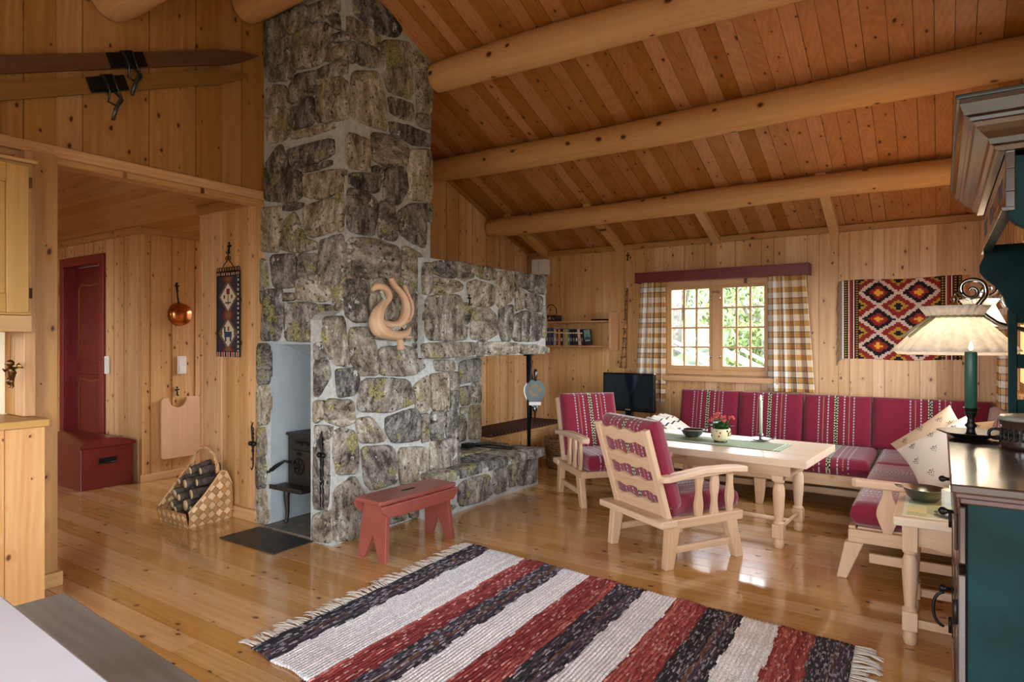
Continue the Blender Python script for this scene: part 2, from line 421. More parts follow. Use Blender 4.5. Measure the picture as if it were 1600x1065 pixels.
def shademat():
    t=NT('pleated_linen'); pc=t.att('pc'); n=t.noise(pc,60,3); c=t.ramp(n,[(.3,srgb('dcd6cc')),(.7,srgb('f0ece4'))])
    d=t.n('ShaderNodeBsdfDiffuse'); tl=t.n('ShaderNodeBsdfTranslucent'); mx=t.n('ShaderNodeMixShader'); mx.inputs[0].default_value=.5
    t.l(c,d.inputs[0]); t.l(c,tl.inputs[0]); t.l(d.outputs[0],mx.inputs[1]); t.l(tl.outputs[0],mx.inputs[2]); t.l(mx.outputs[0],t.out.inputs[0]); return t.m
M['shade']=shademat()
def curtmat():
    t=NT('plaid_cotton'); c=t.attcol('col')
    d=t.n('ShaderNodeBsdfDiffuse'); tl=t.n('ShaderNodeBsdfTranslucent'); mx=t.n('ShaderNodeMixShader'); mx.inputs[0].default_value=.3
    t.l(c,d.inputs[0]); t.l(c,tl.inputs[0]); t.l(d.outputs[0],mx.inputs[1]); t.l(tl.outputs[0],mx.inputs[2]); t.l(mx.outputs[0],t.out.inputs[0]); return t.m
M['curtain']=curtmat()
# ============================================================ THE ROOM
XA,YW,XR=-4.07,6.45,.43      # fireplace wall, window wall, right wall
def ceilz(y): return 2.32+.385*(YW-y) if y>2.7 else 2.32+.385*(YW-2.7)-.385*(2.7-y)
def vboards(mb,plane,v,a,b,z0,z1fn,thick=.012,out=1,wmin=.085,wmax=.17,holes=(),alt=True):
    """vertical boards on the plane X=v or Y=v from a to b; holes (a0,a1,z0,z1); out = +1/-1 side the boards stand on"""
    p=a; k=0
    while p<b-1e-4:
        w=random.uniform(wmin,wmax)*(1 if k%2 or not alt else .62); q=min(b,p+w)
        if b-q<.03: q=b
        d=(thick if k%2 else thick*.35)*out
        cuts=[(z0,None)]
        segs=[(z0,1e9)]
        for h in holes:
            if h[0]<q-1e-3 and h[1]>p+1e-3:
                # narrow board to the hole border when it straddles it
                if p<h[0]-1e-3: q=h[0]
                elif q>h[1]+1e-3 and p<h[1]-1e-3: q=h[1]
        for h in holes:
            if h[0]<q-1e-3 and h[1]>p+1e-3:
                ns=[]
                for s0,s1 in segs:
                    if h[2]>s0: ns.append((s0,min(s1,h[2])))
                    if h[3]<s1: ns.append((max(s0,h[3]),s1))
                segs=ns
        g=.0012
        for s0,s1 in segs:
            za=min(s1,z1fn(p)); zb=min(s1,z1fn(q))
            if max(za,zb)<=s0+.002: continue
            za=max(za,s0+.001); zb=max(zb,s0+.001)
            if plane=='x':
                lo,hi=sorted((v-.02*out,v+d))
                vs=[(lo,p+g,s0),(hi,p+g,s0),(lo,q-g,s0),(hi,q-g,s0),(lo,p+g,za),(hi,p+g,za),(lo,q-g,zb),(hi,q-g,zb)]
            else:
                lo,hi=sorted((v-.02*out,v+d))
                vs=[(p+g,lo,s0),(q-g,lo,s0),(p+g,hi,s0),(q-g,hi,s0),(p+g,lo,za),(q-g,lo,zb),(p+g,hi,za),(q-g,hi,zb)]
            mb.hexa(vs,2)
        p=q; k+=1
# floor ------------------------------------------------------
mb=MB(); y=-1.7
while y<6.6:
    w=.125; x=-8.3-random.random()*2
    while x<2.2:
        L=random.uniform(2.4,4.5); x1=min(x+L,2.2)
        if x1>-8.3: mb.box(max(x,-8.3)+.001,x1-.001,y+.0019,y+w-.0019,-.03,0,grain='x')
        x+=L
    y+=w
struct(mb.obj('floor',M['floor']))
mb=MB(); mb.box(-8.4,2.3,-1.8,6.7,-.12,-.031); struct(mb.obj('floor',M['soil']))['label']='dark underside of the floorboards'
# ceiling: two slopes of boards running down the slope
def slope_boards(name,y0,y1,x0,x1):
    mb=MB(); x=x0
    while x<x1:
        w=random.choice((.10,.115,.13)); q=min(x+w,x1)
        d=random.choice((0,.004))
        z0,z1=ceilz(y0),ceilz(y1)
        vs=[(x+.0015,y0,z0+d),(q-.0015,y0,z0+d),(x+.0015,y1,z1+d),(q-.0015,y1,z1+d),(x+.0015,y0,z0+.05),(q-.0015,y0,z0+.05),(x+.0015,y1,z1+.05),(q-.0015,y1,z1+.05)]
        mb.hexa(vs,1,thin=2); x=q
    return mb
mb=slope_boards('c',2.7,YW+.05,-4.3,2.2); mb2=slope_boards('c',-1.75,2.7,-4.3,2.2)
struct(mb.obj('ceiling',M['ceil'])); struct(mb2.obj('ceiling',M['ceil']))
mb=MB()
for a,b in ((2.7,YW+.1),(-1.8,2.7)):
    mb.hexa([(-4.35,a,ceilz(a)+.055),(2.3,a,ceilz(a)+.055),(-4.35,b,ceilz(b)+.055),(2.3,b,ceilz(b)+.055),(-4.35,a,ceilz(a)+.12),(2.3,a,ceilz(a)+.12),(-4.35,b,ceilz(b)+.12),(2.3,b,ceilz(b)+.12)],1)
o=struct(mb.obj('ceiling',M['soil'])); o['label']='dark roof deck above the ceiling boards'
HC=2.33
mb=MB(); y=-1.7
while y<5:
    w=.14; mb.box(-8.3,-4.09,y+.001,y+w-.001,HC,HC+.03,grain='x'); y+=w
mb.box(-8.4,-4.09,-1.8,5,HC+.031,HC+.06)
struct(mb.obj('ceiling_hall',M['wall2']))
# window wall -------------------------------------------------
WIN=(-2.40,-1.32,.95,1.90)
mb=MB(); vboards(mb,'y',YW,XA-.02,XR,0,lambda p:2.33,out=-1,wmin=.12,wmax=.20,holes=[(WIN[0]-.005,WIN[1]+.005,WIN[2]-.005,WIN[3]+.005)])
def backer(mb,plane,v0,v1,a,b,z0,z1,holes):
    """solid layer behind the boards with real openings"""
    xs=sorted({a,b}|{h[0] for h in holes}|{h[1] for h in holes})
    for p,q in zip(xs,xs[1:]):
        segs=[(z0,z1)]
        for h in holes:
            if h[0]<=p+1e-6 and h[1]>=q-1e-6:
                ns=[]
                for s0,s1 in segs:
                    if h[2]>s0: ns.append((s0,h[2]))
                    if h[3]<s1: ns.append((h[3],s1))
                segs=ns
        for s0,s1 in segs:
            if plane=='x': mb.box(v0,v1,p,q,s0,s1,grain='z')
            else: mb.box(p,q,v0,v1,s0,s1,grain='z')
backer(mb,'y',YW+.02,YW+.14,-4.3,2.2,0,2.45,[(WIN[0]-.005,WIN[1]+.005,WIN[2]-.005,WIN[3]+.005)])
struct(mb.obj('wall_back',M['wall']))
# fireplace wall (gable): beyond the stack
mb=MB(); vboards(mb,'x',XA,2.9,YW,0,lambda y:ceilz(y)+.01,out=1)
mb.box(XA-.14,XA-.02,2.84,YW+.1,0,2.4); mb.prism([(2.84,2.4),(YW,2.4),(YW,ceilz(YW)+.05),(2.84,ceilz(2.84)+.05)],'x',XA-.14,XA-.02)
struct(mb.obj('wall_left',M['wall']))
# upper wall with the skis
XS=-4.05
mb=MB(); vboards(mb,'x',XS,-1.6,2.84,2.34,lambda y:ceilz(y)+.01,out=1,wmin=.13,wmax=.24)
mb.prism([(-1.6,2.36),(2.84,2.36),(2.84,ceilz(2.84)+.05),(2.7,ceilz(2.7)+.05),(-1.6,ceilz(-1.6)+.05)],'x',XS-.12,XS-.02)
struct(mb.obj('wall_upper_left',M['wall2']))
mb=MB(); mb.box(XS-.10,XS+.035,-1.6,2.82,2.30,2.36,grain='y'); mb.box(XS-.10,XS+.015,-1.6,2.82,2.265,2.30,grain='y')
struct(mb.obj('trim_1',M['wall'],bevel=.004))
# wall with the small tapestry
mb=MB(); vboards(mb,'y',2.80,-4.76,-4.045,0,lambda p:HC,out=-1)
mb.box(-4.78,-4.045,2.82,2.95,0,HC,grain='z')
mb.box(-4.79,-4.761,2.788,2.95,0,HC,grain='z')
struct(mb.obj('wall_hall_front',M['wall']))
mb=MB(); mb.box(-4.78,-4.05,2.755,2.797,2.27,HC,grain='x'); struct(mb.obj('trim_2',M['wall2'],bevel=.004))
# wall with the copper pan, and the door wall
mb=MB(); vboards(mb,'x',-6.07,2.98,5,0,lambda y:HC,out=1); mb.box(-6.2,-6.085,3.0,5,0,HC,grain='z'); struct(mb.obj('wall_hall_side',M['wall']))
DX0,DX1,DZ=-7.63,-6.81,2.07
mb=MB(); vboards(mb,'y',2.98,-8.3,-6.058,0,lambda y:HC,out=-1,holes=[(DX0,DX1,-1,DZ)])
backer(mb,'y',3.0,3.1,-8.3,-6.085,0,HC,[(DX0,DX1,-1,DZ)])
struct(mb.obj('wall_hall_back',M['wall']))
mb=MB()
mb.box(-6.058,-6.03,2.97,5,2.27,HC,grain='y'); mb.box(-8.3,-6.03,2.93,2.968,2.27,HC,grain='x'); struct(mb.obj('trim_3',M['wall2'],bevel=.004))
mb=MB(); mb.box(-8.42,-8.3,-1.7,3.1,0,HC,grain='z'); struct(mb.obj('wall_hall_left',M['wall']))
# closing wall of the hall recess, with a small unseen window added to light the copper pan
hw=[(-5.9,-5.0,1.0,2.0)]
mb=MB(); backer(mb,'y',4.9,5.0,-6.2,-4.1,0,HC,hw); struct(mb.obj('wall_hall_recess',M['wall']))
# right wall
rw=[(3.9,5.7,.95,1.9)]
mb=MB(); vboards(mb,'x',XR,1.62,6.5,0,lambda y:ceilz(y)+.01,out=-1,holes=rw)
mb.box(XR+.02,XR+.14,1.62,3.9,0,2.45,grain='z'); mb.box(XR+.02,XR+.14,5.7,6.6,0,2.4,grain='z'); mb.box(XR+.02,XR+.14,3.9,5.7,0,.95,grain='z'); mb.box(XR+.02,XR+.14,3.9,5.7,1.9,2.4,grain='z')
mb.prism([(1.62,2.4),(6.6,2.4),(6.6,2.41),(2.7,3.85),(1.62,3.42)],'x',XR+.02,XR+.14)
struct(mb.obj('wall_right',M['wall']))
mb=MB(); mb.box(XR,2.1,1.5,1.62,0,3.6,grain='z'); struct(mb.obj('wall_alcove',M['wall']))
aw=[(-1.2,1.3,.5,2.1)]
mb=MB(); backer(mb,'x',2.0,2.12,-1.7,1.62,0,3.6,aw); struct(mb.obj('wall_far_right',M['wall']))
fwn=[(-7.4,-5.0,.95,2.05),(-3.3,-1.9,.7,2.0),(-1.3,1.4,.2,2.05)]
mb=MB(); backer(mb,'y',-1.72,-1.6,-8.4,2.1,0,2.6,fwn); struct(mb.obj('wall_front',M['wall']))
# baseboards
mb=MB(); mb.box(-4.77,-4.05,2.765,2.797,0,.085,grain='x'); struct(mb.obj('baseboard_hall_front',M['wall'],bevel=.004))
mb=MB(); mb.box(-6.056,-6.03,2.95,4.9,0,.07,grain='y'); struct(mb.obj('baseboard_hall_side',M['wall'],bevel=.004))
mb=MB(); mb.box(-3.55,XR-.02,YW-.04,YW-.014,0,.09,grain='x'); struct(mb.obj('baseboard_back',M['wall'],bevel=.004))
# cornice along window wall, and gable edge trim
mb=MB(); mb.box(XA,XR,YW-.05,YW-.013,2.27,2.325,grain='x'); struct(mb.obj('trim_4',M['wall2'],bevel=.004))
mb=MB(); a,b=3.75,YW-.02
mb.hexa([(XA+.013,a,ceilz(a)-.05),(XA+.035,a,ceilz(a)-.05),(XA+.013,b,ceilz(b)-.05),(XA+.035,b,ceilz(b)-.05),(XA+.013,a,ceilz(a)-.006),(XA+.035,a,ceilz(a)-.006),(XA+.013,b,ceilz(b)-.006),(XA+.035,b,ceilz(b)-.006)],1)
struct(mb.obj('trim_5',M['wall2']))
# ------------------------------------------------------------ log purlins
def log(y,z,r0,r1,x0,x1,label,mats='log'):
    mb=MB(); pts=[];rad=[];n=28
    for i in range(n+1):
        t=i/n; x=x0+(x1-x0)*t
        pts.append((x,y+.012*math.sin(t*9+y),z+.012*math.sin(t*6+y*2))); rad.append(r0+(r1-r0)*t+.004*math.sin(t*23+y))
    rad[0]*=.93; rad=[rad[0]]+rad; pts=[(x0,pts[0][1],pts[0][2])]+[(x0+.02,pts[0][1],pts[0][2])]+pts[1:]
    mb.tube(pts,rad,28)
    o=mb.obj('log_beam',M[mats]); tag(o,label,'beam'); return o
log(5.63,2.516,.100,.087,XA+.015,2.1,'round pine log beam nearest the window wall, lowest under the ceiling')
log(4.655,2.90,.105,.118,XA+.015,2.1,'round pine log beam crossing the middle of the sloped ceiling')
log(3.70,3.262,.115,.125,-3.16,2.1,'round pine log beam that ends against the stone chimney near its top')
log(2.68,3.64,.125,.13,XS+.02,2.1,'dark round log at the ridge passing the chimney top left','log')
log(1.80,3.29,.125,.13,XS+.02,2.1,'round log end at the top edge above the old skis')
for i,(px,py,lab) in enumerate([(851,385,'short square rafter nearest the fireplace corner under the lowest log'),(968,385,'short square rafter second from the fireplace corner'),(1118,365,'short square rafter above the curtained window'),(1303,347,'short square rafter nearest the patterned wall rug')]):
    x=onY(px,py,YW-.05).x; mb=MB(); a,b=5.62,YW-.012; h=.075
    mb.hexa([(x-.04,a,ceilz(a)-h),(x+.04,a,ceilz(a)-h),(x-.04,b,ceilz(b)-h),(x+.04,b,ceilz(b)-h),(x-.04,a,ceilz(a)-.001),(x+.04,a,ceilz(a)-.001),(x-.04,b,ceilz(b)-.001),(x+.04,b,ceilz(b)-.001)],1)
    tag(mb.obj('rafter',M['log'],bevel=.006),lab,'beam')
# ------------------------------------------------------------ the window
x0,x1,z0,z1=WIN
w=thing('window_1',None,None,((x0+x1)/2,YW,z0)); w['kind']='structure'
mb=MB(); f=.05; ya,yb=YW-.03,YW+.12
mb.box(x0,x0+f,ya,yb,z0,z1); mb.box(x1-f,x1,ya,yb,z0,z1); mb.box(x0+f,x1-f,ya,yb,z0,z0+f); mb.box(x0+f,x1-f,ya,yb,z1-f,z1)
xm=(x0+x1)/2; mb.box(xm-.035,xm+.035,ya,yb,z0+f,z1-f)
mb.obj('window_frame',M['winframe'],w,bevel=.004)
for s in (0,1):
    a=x0+f if s==0 else xm+.035; b=xm-.035 if s==0 else x1-f; c,d=z0+f,z1-f
    mb=MB(); e=.032; y0_,y1_=YW-.02,YW+.03
    mb.box(a,a+e,y0_,y1_,c,d); mb.box(b-e,b,y0_,y1_,c,d); mb.box(a+e,b-e,y0_,y1_,c,c+e+.01); mb.box(a+e,b-e,y0_,y1_,d-e,d)
    for k in (1,2): 
        xx=a+e+(b-a-2*e)*k/3; mb.box(xx-.009,xx+.009,y0_+.01,y1_-.01,c+e,d-e)
    for k in (1,2,3):
        zz=c+e+(d-c-2*e)*k/4; mb.box(a+e,b-e,y0_+.012,y1_-.012,zz-.008,zz+.008)
    sa=mb.obj('sash',M['winframe'],w,bevel=.002)
    mb=MB(); mb.box(a+e,b-e,YW+.004,YW+.008,c+e,d-e); mb.obj('glass_pane',M['glass'],sa)
    mb=MB(); hx=b-.012 if s==0 else a+.012
    for hz in (c+.12,d-.15):
        mb.tube([(hx,y0_-.004,hz),(hx,y0_-.02,hz),(hx+(.0),y0_-.022,hz+.035)],.005,8)
    mb.obj('sash_catch',M['chrome'],sa)
mb=MB(); mb.box(x0-.08,x1+.06,YW-.11,YW-.012,z0-.065,z0-.01); mb.obj('window_sill',M['winframe'],w,bevel=.005)
mb=MB()
mb.box(x0-.07,x0,YW-.035,YW-.012,z0-.01,z1+.07); mb.box(x1,x1+.07,YW-.035,YW-.012,z0-.01,z1+.07); mb.box(x0-.07,x1+.07,YW-.036,YW-.012,z1,z1+.07); mb.obj('window_casing',M['winframe'],w,bevel=.003)
# unseen windows (right wall, others added for daylight behind the photographer and in hall): frame with glass
def simple_window(n,plane,v,a,b,c,d):
    w=thing('window_%d'%n,None,None,(v,(a+b)/2,c) if plane=='x' else ((a+b)/2,v,c)); w['kind']='structure'
    mb=MB(); f=.06
    def bx(p,q,r,s_):
        if plane=='x': mb.box(v-.04,v+.04,p,q,r,s_)
        else: mb.box(p,q,v-.04,v+.04,r,s_)
    bx(a,a+f,c,d);bx(b-f,b,c,d);bx(a+f,b-f,c,c+f);bx(a+f,b-f,d-f,d)
    if b-a>1.2: m=(a+b)/2; bx(m-.03,m+.03,c+f,d-f)
    mb.obj('window_frame',M['cab'],w)
simple_window(2,'x',XR+.07,3.9,5.7,.95,1.9)
simple_window(3,'x',2.06,-1.2,1.3,.5,2.1)
simple_window(4,'y',-1.66,-7.4,-5.0,.95,2.05); simple_window(5,'y',-1.66,-3.3,-1.9,.7,2.0); simple_window(6,'y',-1.66,-1.3,1.4,.2,2.05); simple_window(7,'y',4.95,-5.9,-5.0,1.0,2.0)
# ------------------------------------------------------------ the red hall door
d=thing('door_1',None,None,((DX0+DX1)/2,2.98,0)); d['kind']='structure'
mb=MB(); fy0,fy1=2.945,3.1
mb.box(DX0-.07,DX0+.015,fy0,fy1,0,DZ+.075); mb.box(DX1-.015,DX1+.07,fy0,fy1,0,DZ+.075); mb.box(DX0+.015,DX1-.015,fy0,fy1,DZ-.015,DZ+.075); mb.obj('door_frame',M['red_frame'],d,bevel=.004)
mb=MB(); mb.box(DX0+.017,DX1-.017,3.06,3.1,.01,DZ-.017)
for (a,b) in ((.12,.95),(1.07,1.92)):
    mb.box(DX0+.12,DX1-.12,3.045,3.062,a,b)
    mb.box(DX0+.15,DX1-.15,3.036,3.046,a+.03,b-.03)
lf=mb.obj('door_leaf',M['red_door'],d,bevel=.006)
mb=MB()
for (a,b) in ((.17,.9),(1.12,1.87)):
    xx0,xx1=DX0+.17,DX1-.17
    pts=[(xx0,3.034,a),(xx0,3.034,b-.05),(xx0+.03,3.034,b-.03),(xx0+.05,3.034,b),((xx0+xx1)/2,3.034,b-.015),(xx1-.05,3.034,b),(xx1-.03,3.034,b-.03),(xx1,3.034,b-.05),(xx1,3.034,a)]
    mb.tube(pts,.006,6)
mb.obj('gilt_line',plain('gilt','9a7434',.4,.5),lf)
# ------------------------------------------------------------ outside
def hill(x,y): return -.6+.30*(y-7)+.15*math.sin(x*1.3)+.1*math.sin(y*2+x)
mb=MB(); mb.grid(lambda u,v:(-16+u*34,6.8+v*22,hill(-16+u*34,6.8+v*22)),60,40)
o=mb.obj('ground',M['grass']); o['kind']='structure'
ft=thing('roundpole_fence','weathered grey fence of slanting poles on the green slope outside the window','fence',(-2.,9.2,hill(-2,9.2)))
def fz(x): return hill(x,9.2)+.14
for x in (-6.6,-5.1,-3.65,-2.6,-1.1,.4):
    mb=MB(); mb.tube([(x,9.15,fz(x)-.2),(x+.02,9.15,fz(x)+1.75)],[.045,.03],8); mb.obj('fence_post',M['fence'],ft)
for k in range(25):
    x=-7+k*.36; z=fz(x)+.0; mb=MB()
    mb.tube([(x,9.2+random.uniform(-.05,.05),z+.98+random.uniform(-.05,.05)),(x+2.3,9.2,z-.12)],[.024,.034],7); mb.obj('fence_pole',M['fence'],ft)
def bush(x,y,h,w,seed,label):
    random.seed(seed); t=thing('birch_bush',label,'tree',(x,y,hill(x,y)))
    mb=MB(); z=hill(x,y)
    for k in range(5): mb.tube([(x+random.uniform(-.1,.1),y,z-.1),(x+random.uniform(-.5,.5)*w,y+random.uniform(-.3,.3),z+h*.95)],[.05,.012],6)
    mb.obj('trunk',M['trunk'],t)
    mb=MB()
    for k in range(2200):
        a=random.uniform(0,2*math.pi); rr=random.random()**.5*w*.5; zz=z+random.uniform(.15,1)*h; c=Vector((x+math.cos(a)*rr,y+math.sin(a)*rr,zz)); s_=random.uniform(.03,.075)
        e=Euler((random.random()*6,random.random()*6,random.random()*6)).to_matrix()
        mb.add([c+e@Vector(q) for q in ((-s_,0,0),(0,-s_*.5,0),(s_,0,0),(0,s_*.5,0))],[(0,1,2,3)])
    mb.obj('foliage',M['foliage'],t)
for i,(x,y,h,w,l) in enumerate([(-6.4,12.2,2.0,2.6,'green leafy bush outside, leftmost seen through the left sash'),(-5.3,15.2,2.3,3.2,'green bush behind the fence in the middle of the left sash'),(-2.9,13.0,1.8,2.4,'green bush beyond the fence right of the window mullion'),(-.4,13,2.0,2.4,'green bush beyond the fence at the right edge of the window'),(-2.3,10.8,1.0,1.3,'low light green shrub just behind the fence')]): bush(x,y,h,w,40+i,l)
mb=MB(); mb.tube([(-4.25,11.9,hill(-4.25,11.9)-.2),(-4.2,11.9,hill(-4.2,11.9)+2.6)],[.16,.12],10); tag(mb.obj('tree_trunk',M['trunk']),'bare grey tree trunk rising behind the fence in the left sash','tree')
random.seed(11)
# ============================================================ STONE FIREPLACE
def chaikin(p,it=2,cut=.2):
    for _ in range(it):
        q=[]
        for i in range(len(p)):
            a,b=p[i],p[(i+1)%len(p)]; q.append(a*(1-cut)+b*cut); q.append(a*cut+b*(1-cut))
        p=q
    return p
def subdiv(p,L=.05):
    q=[]
    for i in range(len(p)):
        a,b=p[i],p[(i+1)%len(p)]; n=max(1,int((b-a).length/L))
        for k in range(n): q.append(a+(b-a)*k/n)
    return q
def stone(mb,pts,nrm,h=.02,mi=0,grow=.011):
    nrm=Vector(nrm).normalized(); p=chaikin([Vector(a) for a in pts],2,.11); p=subdiv(p,.035)
    c=sum(p,Vector())/len(p); n=len(p)
    R_=(p[0]-c).length
    size=min((q-c).length for q in p)
    rings=[]
    jit=[random.uniform(-.003,.003) for _ in p]
    for (ins,hh) in ((-grow,-.02),(-grow,h*.35),(-grow+min(.006,size*.2),h*.8),(-grow+min(.016,size*.4),h*1.0)):
        ring=[]
        for q,j in zip(p,jit):
            d=(q-c); l=d.length; ring.append(c+d*((l-ins+j)/l)+nrm*(hh+(random.uniform(-.002,.002) if hh>0 else 0)))
        rings.append(ring)
    for sc in (.66,.33):
        rings.append([c+(q-c)*sc+nrm*(h*1.05+random.uniform(-.004,.004)) for q in p])
    vs=[v for r in rings for v in r]+[c+nrm*h*1.1]
    o=Vector((random.uniform(-20,20),random.uniform(-20,20),random.uniform(-20,20)))
    an=random.choice((0,0,0,math.pi/2,.4,-.5)); rot=Matrix.Rotation(an,3,nrm)
    pcs=[tuple(rot@(v-c)+o) for v in vs]
    fs=[]
    m=len(rings)
    # orientation
    area=Vector()
    for i in range(n): area+= (p[i]-c).cross(p[(i+1)%n]-c)
    fl=area.dot(nrm)<0
    for r in range(m-1):
        for i in range(n):
            f=(r*n+i,r*n+(i+1)%n,(r+1)*n+(i+1)%n,(r+1)*n+i); fs.append(f[::-1] if fl else f)
    for i in range(n):
        f=((m-1)*n+i,(m-1)*n+(i+1)%n,m*n); fs.append(f[::-1] if fl else f)
    b=len(mb.f); mb.add(vs,fs,pcs,None,mi,smooth=True)
def trace(mb,polys,ox,oy,sc,fn,v,nrm,h=.026,clampx=None):
    for s in polys:
        if isinstance(s,tuple): s,hh=s
        else: hh=h*random.uniform(.8,1.25)
        pts=[fn(ox+s[i]/sc,oy+s[i+1]/sc,v) for i in range(0,len(s),2)]
        stone(mb,pts,nrm,hh)
NX,NY=(1,0,0),(0,-1,0)
FX=-3.19; FYU=2.83; FYL=2.72
fp=thing('stone_fireplace','large grey lichen-flecked stone fireplace with tall chimney, stove niche and open hearth','fireplace',(-3.63,3.6,0))
# --- stack: mortar body
mb=MB()
def cz(y): return ceilz(y)+.02
mb.prism([(FYU,1.29),(3.66,1.29),(3.66,cz(3.66)),(FYU,cz(FYU))],'x',XA+.002,FX,mi=1)
mb.box(-3.39,FX,FYL,3.66,0,1.289,mi=1)
mb.box(-3.39,FX,3.661,3.95,0,1.169,mi=1)
mb.prism([(FYL,1.29),(FYU-.001,1.29),(FYU-.001,1.5),(FYL+.03,1.46),(FYL,1.43)],'x',-3.39,FX,mi=1)
mb.box(-4.05,-3.93,2.79,3.9,0,1.29,mi=1)
mb.box(-3.93,-3.39,3.46,3.95,0,1.3,mi=1)
# left face, upper (faces the room side -Y): stones traced from the photograph onto the plane
Lc=[[95,200,280,120,300,330,300,480,370,640,310,740,110,750,90,500],[290,118,480,50,480,265,390,310,310,320],[500,60,640,10,770,-10,780,110,640,160,510,225],
[330,400,370,320,640,210,715,270,690,420,640,560,540,610,375,640],[690,170,770,135,790,280,735,255],[725,400,735,340,840,300,850,370],[660,570,700,470,830,405,825,520,700,565],
[590,640,830,555,822,690,585,738],[320,830,390,700,560,660,550,870,360,950,320,960]]
trace(mb,Lc,400,0,5.92,onY,FYU,NY)
L3=[[100,345,130,332,165,338,187,400,185,500,165,540,105,552,95,450],[195,420,275,375,275,480,190,505],[295,310,395,300,400,460,283,475],[175,528,220,505,345,478,355,500,200,540],[175,580,350,535,355,600,200,660,185,620],[235,655,345,620,342,642,240,670],
[90,640,150,555,185,650,230,670,230,755,200,780,85,775],[240,680,392,655,390,700,370,745,300,770,240,760],[245,800,360,765,365,890,260,920,240,860],[366,735,390,715,392,890,372,895],[62,812,155,800,150,900,140,975,62,970],[165,790,235,785,230,805,165,818],[165,860,205,820,240,920,285,935,285,965,200,975,155,965],[218,985,292,985,290,1100,220,1105],[300,935,390,905,397,1060,390,1100,300,1105]]
trace(mb,L3,380,0,2.478,onY,FYU,NY)
L4=[[100,-2,190,-5,190,108,112,112],[60,5,85,20,90,110,62,195],[195,76,325,60,325,110,300,160,190,155],[88,122,140,117,145,200,130,295,70,298,80,180],[152,165,265,170,275,240,268,300,155,298],[147,132,182,132,182,155,148,158],[270,172,318,175,310,205,277,200],[325,95,358,92,358,215,322,208],[200,62,270,62,270,70,200,72]]
trace(mb,L4[:-1],380,400,2.2656,onY,FYU,NY)
# left face, lower: jambs on either side of the niche
LJ=[[52,312,92,312,92,450,52,450],[52,460,92,458,90,590,55,600],[52,610,80,608,84,700,52,705],[50,715,80,712,82,815,50,820],[50,828,82,825,90,940,48,940]]
trace(mb,LJ,380,400,2.2656,onY,2.79,NY,.016)
LR=[[258,600,310,602,310,642,262,645],[258,652,308,650,303,890,258,893],[254,918,305,900,312,1010,254,1002],[258,515,292,515,290,570,258,590],[258,312,282,308,300,352,258,365],[258,372,300,365,311,420,270,495,258,490]]
trace(mb,LR,380,400,2.2656,onY,FYL,NY)
# right face of the stack
R3=[[425,-8,480,-20,540,8,610,118,590,143,530,128,430,55],[402,62,500,120,525,150,520,185,402,140],[407,175,422,165,435,240,407,242],[440,170,520,195,515,260,445,250],[535,160,645,165,652,385,557,350,535,250],[420,280,515,280,545,400,550,505,500,490,415,455],[560,375,650,403,655,470,570,440],[660,195,700,235,722,280,700,285,665,255],[670,272,722,305,722,440,670,430],[670,440,720,452,718,500,670,480],[565,470,640,490,720,520,720,570,660,560,570,520],[403,515,485,545,485,660,403,645],[495,515,560,525,640,570,630,640,560,645,500,620],[640,582,725,580,725,780,640,770,630,680],[500,645,540,642,535,670,500,665],[412,670,540,678,515,750,410,715],[550,652,620,650,640,720,600,795,540,770],[403,730,470,740,520,790,500,915,403,890],[525,785,580,780,595,930,520,920],[600,820,640,792,705,790,700,960,640,930,605,900],[708,792,724,790,724,860,710,850],[405,922,500,925,605,960,600,1140,410,1150,403,1060],[615,950,690,990,690,1100,630,1150,612,1065]]
trace(mb,R3,380,0,2.478,onX,FX,NX)
R4=[[572,80,600,60,635,95,635,105,600,84],[358,82,430,92,435,230,395,232,360,205],[443,80,580,80,600,100,597,300,460,290,445,200],[604,110,635,120,626,290,604,300],[290,217,350,215,370,390,320,380,287,290],[375,257,440,252,470,330,475,420,410,420,375,360],[482,322,590,320,640,390,600,420,480,420],[596,310,635,312,637,360],[327,402,400,397,405,440,390,490,335,498],[410,452,440,432,580,437,605,520,520,548,405,550],[602,460,652,422,652,545,612,550],[302,507,385,512,390,588,350,603,297,580],[502,572,600,540,620,560,620,650,530,660,505,620],[397,577,450,572,500,640,490,655,410,660],[627,562,652,557,652,650,630,658],[320,622,350,607,390,622,405,700,398,768,330,770,320,700],[415,677,530,672,545,800,450,825,430,800],[547,680,647,677,640,800,557,810],[318,832,390,777,425,850,430,990,380,1006,318,1000],[440,870,472,860,467,960,440,962],[482,850,560,835,575,930,480,950],[570,825,650,812,672,880,590,930],[657,422,720,412,722,540,667,542],[662,552,712,550,702,648,662,650],[660,655,722,655,725,758,660,762]]
trace(mb,R4,380,400,2.2656,onX,FX,NX)
P=[[95,462,178,465,178,502,102,505],[188,530,190,640,186,500,186,500],]
trace(mb,P[:1]+[[150,512,188,512,188,575,155,580],[158,590,188,585,186,655,160,660],[140,668,184,662,186,765,145,770]],640,380,2.535,onX,FX,NX)
mb2=[[100,785,140,775,180,778,186,880,105,902]]
trace(mb,[(mb2[0],.05)],640,380,2.535,onX,FX,NX)
mb.obj('chimney_stack',[M['stone'],M['mortar']],fp)
